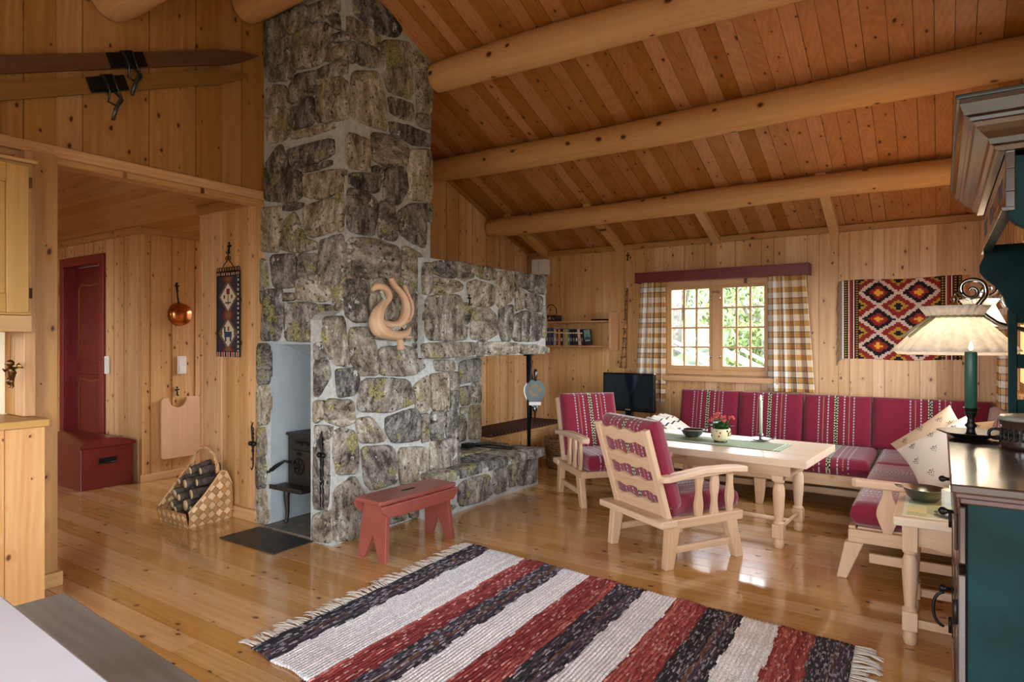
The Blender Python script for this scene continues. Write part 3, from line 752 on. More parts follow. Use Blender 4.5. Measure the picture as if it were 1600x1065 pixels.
# --- niche lining
n=MB()
n.box(-3.932,-3.915,2.80,3.45,.0,1.295); n.box(-3.405,-3.388,2.76,3.45,0,1.295); n.box(-3.915,-3.405,3.44,3.462,0,1.295); n.box(-3.915,-3.405,2.85,3.44,1.27,1.30)
n.prism([(2.84,1.30),(3.44,1.30),(3.44,.98),(3.3,1.1)],'x',-3.914,-3.406)
ni=n.obj('stove_niche_lining',M['plaster'],fp)
n=MB(); n.box(-3.915,-3.405,2.74,3.44,.001,.012); n.obj('niche_floor',plain('grey_slab','6d6a62',.6,nz=.2,nscale=9),fp)
# --- hood
HXf=-3.10
hd=MB()
hd.prism([(3.49,1.17),(5.2,1.17),(5.2,1.90),(3.49,1.90)],'x',XA+.002,HXf-.0,mi=1)
C=[([115,840,160,828,545,822,550,930,180,955,120,945],.035),([560,822,625,812,625,900,590,935,557,928],.035),([640,817,892,830,895,915,640,930],.035),([905,837,1140,860,1140,913,910,920],.035),
[128,442,400,432,438,520,438,680,478,700,458,800,132,803],[118,172,176,170,178,370,152,418,120,420],[190,150,370,152,375,290,280,278,190,250],[190,278,380,312,430,350,420,390,250,430,190,412],[395,152,525,182,520,280,450,308,393,282],[550,182,702,212,700,310,558,280],[480,332,540,310,690,350,690,523,520,513,478,400],[445,502,500,502,505,560,485,662,447,660],[515,542,640,530,710,592,720,758,640,798,502,793],[715,242,850,232,860,460,750,542,710,480],[740,548,850,512,855,600,830,810,762,800,735,690],[875,238,925,242,912,360,875,365],[945,247,1120,282,1120,428,1010,403,922,360],[875,382,940,387,940,540,880,560],[955,417,1095,442,1090,573,960,540],[862,602,950,562,1080,592,1080,808,850,813],[1100,535,1125,525,1125,780,1098,778]]
trace(hd,C,640,380,5.325,onX,HXf,NX,.022)
# stones on the far end and on the near end of the hood
for (Y_,ny) in ((5.2,1),(3.4,-1)):
    xs=[XA+.1,-3.75,-3.45,-3.14] if ny==1 else []
    for a,b in zip(xs,xs[1:]):
        z=1.2
        for hgt in (.22,.26,.18):
            stone(hd,[(a+.012,Y_,z),(b-.012,Y_,z+.01),(b-.015,Y_,z+hgt-.03),(a+.02,Y_,z+hgt-.02)],(0,ny,0)); z+=hgt
hd.obj('hood',[M['stone'],M['mortar']],fp)
# --- hearth
HF=-3.03
he=MB()
he.box(XA+.002,HF,3.50,4.95,0,.275,mi=1)
E_=[[370,522,450,462,690,402,722,600,640,668,400,738,370,680],[740,372,870,322,880,558,770,600,727,570],[890,322,960,302,960,520,902,530],[972,292,1175,225,1180,480,1002,520,976,450],[210,502,310,502,320,600,230,700,200,600],[202,722,345,732,240,815,207,825]]
trace(he,E_,660,680,6.658,onX,HF,NX,.02)
# capping slabs of the hearth top
y=3.5; ws=[.27,.33,.36,.30,.24]
for k,wd in enumerate(ws):
    z=.275; x=HF+(.03 if k<4 else .06)
    for (xa,xb) in ((x,-3.33),(-3.345,-3.68)):
        stone(he,[(xa,y+.008,z),(xa-.01,y+wd-.006,z),(xb+random.uniform(0,.03),y+wd-.008,z),(xb+.01+random.uniform(0,.03),y+.006,z)],(0,0,1),.05)
    y+=wd
he.box(HF-.002,HF+.02,3.5,5.0,.255,.28,mi=1)
for y in (3.55,3.95,4.4,4.75):
    pass
he.obj('hearth',[M['stone'],M['mortar']],fp)
# --- back of the firebox
fb=MB(); fb.box(XA+.002,-3.70,3.95,4.98,.27,1.17,mi=1)
B=[[100,150,300,112,300,300,100,358],[98,392,200,372,200,540,120,548],[215,352,300,322,300,520,215,533],[190,562,298,547,298,850,187,858],[88,652,140,642,165,720,150,868,85,878],[110,572,180,562,175,618,112,628]]
trace(fb,B,700,540,5.915,onX,-3.70,NX,.02)
fb.obj('firebox_back',[plain('sooty_dark','55544f',.85,nz=.25,nscale=9) if 0 else M['stone'],M['mortar']],fp)
# --- iron post that carries the hood corner
po=MB(); po.tube([(-3.14,4.97,.31),(-3.14,4.97,1.175)],[.016,.026],8); po.box(-3.175,-3.105,4.93,5.0,1.155,1.172)
po.obj('hood_post',M['iron'],fp)
# small wrought hook on hood, on the jambs
def wrought_hook(loc,nrm,kind,label):
    t=thing('wrought_iron_hook',label,'hook',loc)
    n=Vector(nrm); side=Vector((0,0,1)).cross(n)
    mb=MB(); L=Vector(loc)
    if kind=='cross':
        mb.tube([L+n*.012+Vector((0,0,-.055)),L+n*.02+Vector((0,0,-.02)),L+n*.012,L+n*.02+Vector((0,0,.03)),L+n*.012+Vector((0,0,.055))],[.006,.006,.009,.006,.006],8)
        mb.tube([L+n*.012-side*.05,L+n*.02,L+n*.035+side*.02,L+n*.05+side*.045],[.005,.007,.006,.004],8)
        mb.ball(L+n*.014+Vector((0,0,.055)),.010); mb.ball(L+n*.014+Vector((0,0,-.058)),.010)
    if kind=='fleur':
        mb.tube([L+n*.004+Vector((0,0,-.035)),L+n*.012+Vector((0,0,-.01)),L+n*.008+Vector((0,0,.04))],[.004,.007,.004],8)
        mb.tube([L+n*.012+Vector((0,0,-.028)),L+n*.03+Vector((0,0,-.035)),L+n*.035+Vector((0,0,-.018))],[.004,.004,.003],8)
        mb.ball(L+n*.010+Vector((0,0,.045)),.008); mb.ball(L+n*.009+side*.014+Vector((0,0,.022)),.008); mb.ball(L+n*.009-side*.014+Vector((0,0,.022)),.008)
    if kind=='long':
        mb.tube([L+n*.02+Vector((0,0,.15)),L+n*.03+Vector((0,0,.12)),L+n*.018+Vector((0,0,0)),L+n*.018+Vector((0,0,-.16)),L+n*.03+Vector((0,0,-.185)),L+n*.04+Vector((0,0,-.165))],[.004,.007,.008,.006,.005,.003],8)
        for k in range(6): mb.tube([L+n*.02+side*.012*math.cos(a)+Vector((0,0,.10-k*.03+.014*math.sin(a))) for a in [i*math.pi/4 for i in range(9)]],.0035,6)
        mb.ball(L+n*.025+side*.02,.017); mb.ball(L+n*.025-side*.02,.017)
    mb.obj('iron_hook',M['iron'],t)
    return t
wrought_hook(onX(732,470,HXf+.028),(1,0,0),'fleur','small black forged hook on the face of the stone hood')
wrought_hook(onY(399,692,2.78-.02),(0,-1,0),'long','black forged hanging hook at left edge of the chimney beside the wall tapestry')
t=wrought_hook(onY(507,710,FYL-.012),(0,-1,0),'long','black forged chain hook on the stone jamb right of the stove')
L=onY(507,710,FYL-.012); mb=MB()
for dx in (-.012,.012):
    for k in range(11):
        c=L+Vector((dx,-.02,-.03-k*.028)); mb.tube([c+Vector((.005*math.cos(a)*(k%2),.005*math.cos(a)*(1-k%2),.017*math.sin(a))) for a in [i*math.pi/4 for i in range(9)]],.0028,5)
mb.obj('chain',M['iron'],t)
# ------------------------------------------------------------ driftwood ornament
dw=thing('driftwood_ornament','curved reddish driftwood piece with grey lichen mounted on the chimney','ornament',tuple(onX(610,490,FX+.05)))
def dpt(X,Y,d=.05): return onX(560+X/7.61,420+Y/7.61,FX+.02+d)
mb=MB()
def dtube(seq,rads,fl=.8):
    # smooth through points
    pts=[dpt(*s) for s in seq]; P_=[];R__=[]
    n=len(pts)
    for i in range(n-1):
        p0,p1,p2,p3=pts[max(i-1,0)],pts[i],pts[i+1],pts[min(i+2,n-1)]
        for k in range(5):
            t=k/5; P_.append(.5*((2*p1)+(p2-p0)*t+(2*p0-5*p1+4*p2-p3)*t*t+(3*p1-p0-3*p2+p3)*t*t*t)); R__.append(rads[i]+(rads[i+1]-rads[i])*t)
    P_.append(pts[-1]); R__.append(rads[-1]); mb.tube(P_,R__,12,flat=fl,up=(1,0,0))
k=1/1000*.62
dtube([(160,255,.03),(230,205,.06),(320,235,.06),(360,330,.05),(290,430,.05),(235,520,.06),(215,620,.06),(250,720,.07),(350,770,.07),(470,790,.06),(570,760,.06),(620,690,.05)],[.014,.030,.032,.032,.036,.050,.060,.062,.048,.040,.030,.006])
dtube([(240,640,.04),(340,660,.05),(440,670,.06),(520,620,.06),(560,520,.05),(560,400,.05),(510,290,.05),(430,200,.05),(385,110,.06)],[.04,.034,.036,.040,.040,.032,.028,.026,.022])
dtube([(500,650,.04),(590,600,.03),(630,500,.03),(620,400,.03),(580,300,.03),(540,190,.04)],[.02,.024,.022,.022,.020,.014])
dtube([(400,780,.05),(470,830,.05),(500,880,.06),(500,960,.06)],[.026,.024,.028,.026])
dtube([(520,790,.05),(580,810,.06),(625,812,.06)],[.02,.014,.010])
mb.obj('branch',M['drift'],dw)
mb=MB()
for i in range(60):
    a=random.random(); 
    if i<38: p=dpt(340+a*220,735-a*55+random.uniform(-18,18),.075+random.random()*.015)
    else: p=dpt(270+a*50,270+a*100+random.uniform(-10,10),.07+random.random()*.01)
    mb.ball(p,random.uniform(.006,.012),6)
mb.obj('lichen',M['lichen'],dw)['kind']='stuff'
# ------------------------------------------------------------ floor plate, stove
mb=MB(); mb.box(-3.93,-3.36,2.42,2.715,.001,.007); tag(mb.obj('hearth_plate',M['slate']),'dark slate plate on the floor in front of the stove niche','hearth plate')
st=thing('wood_stove','small black cast-iron wood stove on legs inside the plastered niche','stove',(-3.67,3.1,.012))
sx0,sx1,sy0,sy1=-3.86,-3.52,2.90,3.38
mb=MB(); mb.box(sx0,sx1,sy0,sy1,.27,.63); mb.box(sx0-.01,sx1+.01,sy0-.012,sy1,.625,.645); mb.box(sx0+.02,sx1-.02,sy0-.006,sy0,.30,.33); mb.obj('body',M['stoveiron'],st,bevel=.006)
mb=MB()
mb.box(sx0+.05,sx1-.07,sy0-.02,sy0-.001,.33,.53); dr=mb.obj('stove_door',M['stoveiron'],st,bevel=.005)
mb=MB(); c=Vector((-3.715,sy0-.024,.42)); mb.tube([c+Vector((.055*math.cos(a),0,.055*math.sin(a))) for a in [i*math.pi/12 for i in range(25)]],.005,8)
for a in range(3): mb.box(-.006,.006,-.002,.002,-.05,.05,M=Matrix.Translation(c)@Matrix.Rotation(a*math.pi/3,4,'Y'))
mb.ball(c,.012); mb.obj('air_vent_wheel',M['iron'],dr)
mb=MB(); h0=Vector((sx0+.06,sy0-.02,.44)); mb.tube([h0,h0+Vector((-.03,-.03,.01)),h0+Vector((-.09,-.06,-.03)),h0+Vector((-.15,-.08,-.075))],[.008,.008,.014,.017],10); mb.obj('door_handle',M['iron'],dr)
mb=MB()
for z in (.36,.49): mb=MB(); mb.tube([(sx1-.055,sy0-.022,z-.025),(sx1-.055,sy0-.022,z+.025)],.014,10); mb.box(sx1-.07,sx1-.02,sy0-.015,sy0-.001,z-.015,z+.015); mb.obj('hinge',M['iron'],dr)
# raised lettering and relief on the front (cast plate)
def text_mesh(name,body,size,mat,parent,Mx,extr=.001,align='CENTER'):
    cu=bpy.data.curves.new(name,'FONT'); cu.body=body; cu.size=size; cu.extrude=extr; cu.align_x=align
    o=bpy.data.objects.new(name,cu); COL.objects.link(o)
    dg=bpy.context.evaluated_depsgraph_get(); me=bpy.data.meshes.new_from_object(o.evaluated_get(dg)); bpy.data.objects.remove(o)
    me.transform(Mx)
    off=Vector((0,0,0)); p=parent
    while p is not None: off+=p.location; p=p.parent
    me.transform(Matrix.Translation(-off)); me.materials.clear(); me.materials.append(mat)
    o=bpy.data.objects.new(name,me); COL.objects.link(o); o.parent=parent; return o
text_mesh('cast_lettering','1892',.035,M['iron'],dr,frame((-3.715,sy0-.021,.495),(1,0,0),(0,0,1)),.002)
mb=MB()
for i in range(7): mb.tube([(-3.77+i*.022,sy0-.004,.575+.012*math.sin(i*1.7)),(-3.765+i*.022,sy0-.008,.59),(-3.75+i*.022,sy0-.004,.585-.01*math.cos(i))],.004,6)
mb.obj('cast_relief',M['iron'],st)
mb=MB(); mb.box(sx0-.03,sx1-.03,sy0-.13,sy0,.265,.285); mb.box(sx0-.03,sx1-.03,sy0-.135,sy0-.125,.265,.297); mb.obj('ash_lip',M['stoveiron'],st,bevel=.004)
for (x,y) in ((sx0+.02,sy0-.02),(sx1-.03,sy0-.02),(sx0+.02,sy1-.05),(sx1-.03,sy1-.05)):
    mb=MB(); mb.tube([(x,y,.275),(x-.004,y-.005,.2),(x,y,.08),(x,y-.006,.03),(x,y-.02,.016)],[.028,.022,.014,.013,.018],8); mb.obj('leg',M['stoveiron'],st)
# ------------------------------------------------------------ red stool
so=thing('red_stool','low faded red wooden stool with a handle slot in front of the fireplace','stool',(-2.76,3.0,0))
# long axis along the fireplace face (Y), seat .36 high
def stool_local():
    mb=MB()
    L_,W_=.33,.12; N=24
    top=[]
    for s in (1,-1):
        pass
    # seat board with slot
    ring=[(-L_,-W_*.9),(-L_*.9,-W_),(L_*.9,-W_),(L_,-W_*.9),(L_,W_*.9),(L_*.9,W_),(-L_*.9,W_),(-L_,W_*.9)]
    mb.prism(ring,'z',.335,.36,g=0)
    for s in (1,-1):  # side aprons, curved at the ends
        pr=[(-L_,.333),(-L_*.97,.30),(-L_*.86,.262),(-L_*.6,.255),(L_*.6,.255),(L_*.86,.262),(L_*.97,.30),(L_,.333)]
        mb.prism(pr,'y',s*W_-.012,s*W_+.012,g=0)
    return mb
Ms=T(-2.79,2.99,0,R(90)+R(-3))
mb=stool_local(); 
for i in range(len(mb.v)): mb.v[i]=Ms@mb.v[i]
se=mb.obj('seat',M['stool'],so,bevel=.006)
mb=MB(); mb.prism([(-.055,-.008),(-.035,-.014),(.035,-.014),(.055,-.008),(.055,.008),(.035,.014),(-.035,.014),(-.055,.008)],'z',.3603,.3612,M=Ms); mb.obj('handle_slot',M['wick'],se)
for s in (1,-1):
    mb=MB(); sl=.03*s
    # board leg with a V notch, splayed
    prof=[(-.125,0),(-.10,.33),(.10,.33),(.125,0),(.065,0),(0,.14),(-.065,0)]
    n=len(prof)
    vs=[(s*(.255+(.0 if z>.2 else 0)-z*.10+.02),y,z) for y,z in prof]+[(s*(.255-z*.10+.048),y,z) for y,z in prof]
    a=[tuple(range(n)),]
    tri=[(0,1,5),(0,5,6),(1,2,5),(2,3,4),(2,4,5)]
    fs=[t_ for t_ in tri]+[tuple(n+q for q in t_[::-1]) for t_ in tri]+[(i,n+i,n+(i+1)%n,(i+1)%n) for i in range(n)]
    mb.add(vs,fs,[(v[0]+9,v[1],v[2]) for v in vs],M=Ms); mb.obj('leg',M['stool'],so,bevel=.004)
# ------------------------------------------------------------ bellows, fire tools, bench
be=thing('bellows','teal fireplace bellows with scroll painting hanging from the hood post','bellows',tuple(onX(835,620,-3.10)))
Mb=frame(onX(836,613,-3.085),( .83,.55,0),(0,0,1))
mb=MB()
def leafp(s,sc=1,z0=.115,z1=-.13):
    pts=[]
    for i in range(25):
        t=i/24; z=z0+(z1-z0)*t; w_=.088*sc*1.22*math.sin(math.pi*min(1,t*.95+.05))**.62*(1-.35*t); pts.append((w_,z))
    return pts
pr=leafp(0); poly=[(-a,b) for a,b in pr]+[(a,b) for a,b in pr[::-1]]
bb=MB()
bb.prism([(x,z) for x,z in poly],'y',-.002,.012,M=Mb@Matrix.Rotation(0,4,'X')); bb.prism([(x,z) for x,z in poly],'y',-.075,-.062,M=Mb)
# matrix z is out of the face; prism axis y is up -> swap
bb=MB()
bb.prism(poly,'z',-.008,.006,M=Mb,g=1); bb.prism(poly,'z',-.075,-.062,M=Mb,g=1)
bb.obj('board',plain('grey_teal_paint','3f5658',.4,nz=.1),be,bevel=.002)
bb=MB(); bb.prism([(x*1.0-.014,z) for x,z in poly],'z',-.062,-.008,M=Mb,g=1); bb.obj('leather',M['white'],be)
bb=MB(); bb.tube([Mb@Vector((0,.105,-.0)),Mb@Vector((.004,.15,0)),Mb@Vector((.006,.19,0)),Mb@Vector((.006,.215,0))],[.014,.017,.022,.012],10,flat=.6); bb.obj('handle',M['brownpaint'],be)
bb=MB(); bb.tube([Mb@Vector((0,-.12,-.03)),Mb@Vector((0,-.17,-.03)),Mb@Vector((0,-.18,-.03)),Mb@Vector((0,-.27,-.03))],[.028,.02,.011,.006],10); bb.obj('nozzle',M['pewter'],be)
bb=MB(); bb.box(-.055,.055,-.115,-.085,.006,.009,M=Mb); bb.obj('white_band',M['white'],be)
bb=MB()
for i in range(9):
    a0=i*.7; cx_=.045*math.cos(a0)*(1 if i<8 else 0); cz_=.02+.045*math.sin(a0)
    bb.tube([Mb@Vector((cx_+.016*(1-t*.6)*math.cos(t*7+a0),cz_+.016*(1-t*.6)*math.sin(t*7+a0),.0075)) for t in [k/10 for k in range(11)]],.0032,5)
bb.obj('scroll_painting',plain('scroll_ochre','b08a4c',.5),be)
t=thing('fire_tool','thin black and blue fire tool hanging behind the bellows on the hood post','fire tool',tuple(onX(828,600,-3.13)))
bb=MB(); a=onX(830,569,-3.13); bb.tube([a,a+Vector((0,.005,-.10)),a+Vector((0,.005,-.5))],[.004,.006,.006],8)
for dy in (-.018,.018): bb.tube([a+Vector((0,dy*.3,-.03)),a+Vector((0,dy,-.02)),a+Vector((0,dy,.04))],.003,6)
bb.tube([a+Vector((.0,.005,-.09)),a+Vector((0,.005,-.16)),a+Vector((0,.005,-.2))],[.012,.03,.012],10,flat=.2)
bb.obj('rod',M['tealdark'],t)
t=thing('fire_tongs','black iron fire tongs lying on the hearth stones','fire tool',(-3.3,4.7,.33))
bb=MB(); bb.tube([(-3.52,4.62,.345),(-3.36,4.66,.36),(-3.14,4.72,.345)],.007,8); bb.tube([(-3.52,4.60,.345),(-3.36,4.62,.345),(-3.12,4.66,.342)],.006,8); bb.box(-3.56,-3.48,4.5,4.6,.335,.375); bb.obj('tongs',M['iron'],t,bevel=.003)
wb=thing('wall_bench','built-in pine bench along the wall beyond the hearth','bench',(-3.82,5.7,0))
mb=MB(); vboards(mb,'x',-3.62,4.99,6.42,0,lambda y:.335,out=1,alt=True,wmin=.1,wmax=.16); mb.box(-4.05,-3.645,4.99,6.42,.0,.33); mb.obj('bench_front',M['wall'],wb)
mb=MB(); mb.box(-4.055,-3.575,4.985,6.43,.337,.362,grain='y'); mb.obj('seat',M['wall'],wb,bevel=.004)
bc=thing('bench_cushion','long dark brown woven pad with striped edge on the built-in bench','cushion',(-3.81,5.7,.363))
mb=MB(); mb.box(-4.04,-3.60,5.0,6.40,.364,.388); mb.obj('pad',M['cushion_dark'],bc,bevel=.008)
mb=MB()
for k in range(46):
    y=5.005+k*.0303; mb.box(-3.602,-3.592,y,y+.0303,.366,.389,col=srgb('1a1210')[:3] if k%2 else srgb('6b3a33')[:3])
mb.obj('edge_stripes',M['textile'],bc)
# wicker basket by bench
wk=thing('wicker_basket','dark wicker basket on the floor between the wall bench and the armchair','basket',(-3.22,5.75,0))
mb=MB()
for k in range(13):
    z=.02+k*.022; r=.15+.012*k/2*.4
    mb.tube([(-3.22+r*math.cos(a)*1,5.75+r*math.sin(a),z+.004*math.sin(a*12+k*3.14)) for a in [i*math.pi/18 for i in range(36)]],.011,6,closed=True)
for i in range(24):
    a=i*math.pi/12; mb.tube([(-3.22+.15*math.cos(a),5.75+.15*math.sin(a),0.01),(-3.22+.185*math.cos(a),5.75+.185*math.sin(a),.31)],.006,5)
mb.lathe([(.001,.01),(.15,.01),(.15,.02),(.001,.02)],(-3.22,5.75,0),20)
mb.obj('woven_sides',M['wicker'],wk)
# ============================================================ FURNITURE
def wavy_slat(mb,p0,p1,w,t,M_,amp=.006,waves=2,phase=0,face='y'):
    """upright slat between local points p0 and p1, wavy edges, as a grid of sections"""
    p0=Vector(p0);p1=Vector(p1); d=(p1-p0); L=d.length; dn=d.normalized()
    nrm=Vector((0,1,0)) if face=='y' else Vector((1,0,0))
    nrm=(nrm-dn*nrm.dot(dn)).normalized(); side=dn.cross(nrm)
    n=14; vs=[];pcs=[];o=random.uniform(-20,20)
    for i in range(n+1):
        s_=i/n; c=p0+d*s_; ww=w/2*(1+0)+amp*math.sin(2*math.pi*waves*s_+phase)
        for a,b in ((-1,-1),(1,-1),(1,1),(-1,1)):
            vs.append(c+side*a*ww+nrm*b*t/2); pcs.append((a*ww+o,b*t/2+o,s_*L+o))
    fs=[]
    for i in range(n):
        for k in range(4): fs.append((i*4+k,i*4+(k+1)%4,(i+1)*4+(k+1)%4,(i+1)*4+k))
    fs.append((3,2,1,0)); fs.append((n*4,n*4+1,n*4+2,n*4+3))
    mb.add(vs,fs,pcs,M=M_)
def make_armchair(label,name='armchair'):
    t=thing(name,label,'armchair',(0,0,0))
    RH=.28   # rail top
    for y in (.265,-.265):
        s=1 if y>0 else -1
        mb=MB(); # front leg, splayed forward
        mb.hexa([(.245,y-.024,0),(.305,y-.024,0),(.245,y+.024,0),(.305,y+.024,0),(.165,y-.024,.235),(.25,y-.024,.235),(.165,y+.024,.235),(.25,y+.024,.235)],2)
        mb.obj('leg',M['furn'],t,bevel=.006)
        mb=MB(); mb.hexa([(-.285,y-.024,0),(-.23,y-.024,0),(-.285,y+.024,0),(-.23,y+.024,0),(-.265,y-.024,.235),(-.18,y-.024,.235),(-.265,y+.024,.235),(-.18,y+.024,.235)],2)
        mb.obj('leg',M['furn'],t,bevel=.006)
        mb=MB(); mb.box(-.235,.235,y-.012,y+.012,.085,.125); mb.obj('stretcher',M['furn'],t,bevel=.004)
        # arm with rounded front
        pts=[(-.27,.045),(-.30,.02),(-.30,-.02),(-.27,-.035),(.0,-.03),(.22,-.04),(.30,-.042),(.335,-.03),(.348,0),(.335,.03),(.30,.042),(.22,.04),(0,.035)]
        mb=MB(); n=len(pts)
        def az(x): return .492+.03*math.sin((x+.3)/.65*math.pi*.9)
        vs=[(x,y+q*s,az(x)) for x,q in pts]+[(x,y+q*s,az(x)+.036) for x,q in pts]
        top=[n+i for i in range(n)]
        fs=[tuple(range(n))[::-s],tuple(top)[::s]]+[(i,(i+1)%n,n+(i+1)%n,n+i)[::s] for i in range(n)]
        mb.add(vs,fs,[(v[1]+5*s,v[2],v[0]) for v in vs]); mb.obj('armrest',M['furn'],t,bevel=.008)
        for x in (-.03,.09,.21):
            mb=MB(); wavy_slat(mb,(x,y,RH-.01),(x+.006,y,az(x)+.004),.048,.022,None,.006,1.4,x*20); mb.obj('slat',M['furn'],t,bevel=.003)
    mb=MB()
    mb.box(-.29,.30,.24,.29,.225,RH); mb.box(-.29,.30,-.29,-.24,.225,RH); mb.box(.26,.295,-.24,.24,.225,RH-.005); mb.box(-.18,-.145,-.24,.24,.225,RH-.005)
    mb.obj('seat_frame',M['furn'],t,bevel=.006)
    mb=MB(); mb.box(-.335,-.215,-.305,.305,.245,RH+.004); mb.obj('rear_ledge',M['furn'],t,bevel=.006)
    # back frame, leaning
    th=R(17); Mb=Matrix.Translation((-.225,0,RH-.02))@Matrix.Rotation(-th,4,'Y')
    mb=MB(); H_=.56
    for y in (-.235,.235): mb=MB(); mb.box(-.02,.014,y-.024,y+.024,0,H_,M=Mb); mb.obj('back_post',M['furn'],t,bevel=.005)
    for z,hh in ((.05,.10),(.20,.075),(.345,.075),(.50,.075)):
        mb=MB(); wavy_slat(mb,(0,-.215,z),(0,.215,z),hh,.02,Mb,.009,3.0,.5,face='x'); mb.obj('back_slat',M['furn'],t,bevel=.003)
    mb=MB(); Mc=Mb@frame((.075,0,.315),(0,1,0),(0,0,1)); mb.pillow(.50,.53,.12,Mc,box=True,e=.16); mb.obj('back_cushion',M['wool'],t)
    mb=MB(); Mc=frame((.06,0,RH+.055),(0,-1,0),(1,0,0)); mb.pillow(.47,.52,.13,Mc,box=True,e=.16); mb.obj('seat_cushion',M['wool'],t)
    return t
ch=make_armchair('pale wooden armchair with wine striped cushions seen from behind in front of the table')
ch2=copy_tree(ch); ch2['label']='pale wooden armchair with wine striped cushions facing right, between hearth and television'
ch.location=(-1.387,3.86,0); ch.rotation_euler=(0,0,R(60)); ch['group']=ch2['group']='armchairs at the long table'
ch2.location=(-2.34,4.82,0); ch2.rotation_euler=(0,0,R(-41))
# ---------------------------------------------------------------- corner sofa
sf=thing('corner_sofa','pale wooden corner sofa with wine red striped cushions under the window','sofa',(-.6,5.6,0))
SX0,SX1=-2.16,.41; SY=5.34; WY0=3.93; WX=-.42
mb=MB(); mb.box(SX0,WX+.02,SY,SY+.035,.20,.285); mb.box(SX0,SX1,6.02,6.055,.20,.285); mb.box(WX,WX+.035,WY0+.02,SY,.20,.285); mb.box(WX,.36,WY0,WY0+.035,.20,.27); mb.box(SX0,SX0+.035,SY+.035,6.02,.2,.285)
mb.box(SX0+.035,WX,SY+.04,6.02,.262,.278); mb.box(WX+.04,.36,WY0+.04,6.02,.262,.278)
mb.obj('frame',M['furn'],sf,bevel=.005)
mb=MB(); mb.box(SX0+.1,WX,SY+.25,SY+.28,.08,.13); mb.obj('stretcher',M['furn'],sf,bevel=.004); mb=MB(); mb.box(WX+.1,.3,WY0+.005,WY0+.03,.10,.15); mb.obj('stretcher',M['furn'],sf,bevel=.004)
for (x,y,dx,dy) in ((SX0+.04,SY+.04,-.0,-.04),(SX0+.04,5.98,0,.03),(WX+.03,WY0+.03,-.06,-.02),(.3,WY0+.03,.03,-.02),(WX+.05,SY+.0,0,0),(.3,6.0,0,.0),(-1.2,SY+.04,0,-.04)):
    mb=MB(); w=.034
    mb.hexa([(x+dx-w*.75,y+dy-w*.7,0),(x+dx+w*.75,y+dy-w*.7,0),(x+dx-w*.75,y+dy+w*.7,0),(x+dx+w*.75,y+dy+w*.7,0),(x-w*1.35,y-w,.2),(x+w*1.35,y-w,.2),(x-w*1.35,y+w,.2),(x+w*1.35,y+w,.2)],2); mb.obj('leg',M['furn'],sf,bevel=.005)
# seat cushions
for (a,b) in ((-2.13,-1.565),(-1.56,-.985),(-.98,WX-.01)):
    mb=MB(); mb.pillow(b-a,.76,.13,frame(((a+b)/2,SY+.37,.345),(1,0,0),(0,1,0)),box=True,e=.12); mb.obj('seat_cushion',M['wool'],sf)
for (a,b) in ((WY0+.03,4.64),(4.645,5.33),(5.335,6.08)):
    mb=MB(); mb.pillow(b-a,.70,.13,frame((WX+.355,(a+b)/2,.345),(0,1,0),(-1,0,0)),box=True,e=.12); mb.obj('seat_cushion',M['wool'],sf)
# back cushions, leaning on a frame board
lean=R(13)
for (a,b) in ((-2.12,-1.565),(-1.56,-1.01),(-1.005,-.48),(-.475,.34)):
    Mc=Matrix.Translation(((a+b)/2,6.10,.40))@Matrix.Rotation(-lean,4,'X')@frame((0,0,.21),(1,0,0),(0,0,1))
    mb=MB(); mb.pillow(b-a,.44,.11,Mc,box=True,e=.12); mb.obj('back_cushion',M['wool'],sf)
for (a,b) in ((4.3,5.1),(5.12,5.98)):
    Mc=Matrix.Translation((.30,(a+b)/2,.40))@Matrix.Rotation(R(8),4,'Y')@frame((0,0,.20),(0,1,0),(0,0,1))
    mb=MB(); mb.pillow(b-a,.42,.10,Mc,box=True,e=.12); mb.obj('back_cushion',M['wool'],sf)
mb=MB()
Mc=Matrix.Translation((0,6.18,.27))@Matrix.Rotation(-lean,4,'X')
mb.box(SX0+.02,.38,-.0,.03,.0,.12,M=Mc); mb.box(SX0+.02,.38,0,.03,.36,.50,M=Mc)
for x in (SX0+.04,-1.2,-.3,.34): mb.box(x-.03,x+.03,.0,.03,.12,.36,M=Mc)
mb.box(.36,.385,4.2,6.1,.30,.40); mb.box(.365,.39,4.2,6.1,.66,.76)
mb.obj('back_frame',M['furn'],sf,bevel=.004)
def sofa_arm(parent,x0,x1,y,zt,rev=False):
    pts=[(x0+.02,-.035),(x0,-.02),(x0-.005,0),(x0,.02),(x0+.02,.035),((x0+x1)/2,.032),(x1,.03),(x1,-.03),((x0+x1)/2,-.032)]
    mb=MB(); mb.prism([(a,y+b) for a,b in pts],'z',zt-.042,zt,g=0); mb.obj('armrest',M['furn'],parent,bevel=.01,bseg=3)
    for f in (.22,.72):
        x=x0+(x1-x0)*f; m=MB(); wavy_slat(m,(x,y,.27),(x,y,zt-.04),.075,.024,None,.016,1.0,-1.2); m.obj('slat',M['furn'],parent,bevel=.003)
sofa_arm(sf,-.40,.36,WY0+.015,.545)
# left arm runs front to back
m=MB(); m.box(SX0-.03,SX0+.04,SY+.0,6.1,.50,.54,grain='y'); m.obj('armrest',M['furn'],sf,bevel=.01)
for y in (5.45,5.62,5.8,5.95): m=MB(); wavy_slat(m,(SX0,y,.28),(SX0,y,.50),.05,.022,None,.006,1.3,0,face='x'); m.obj('slat',M['furn'],sf,bevel=.003)
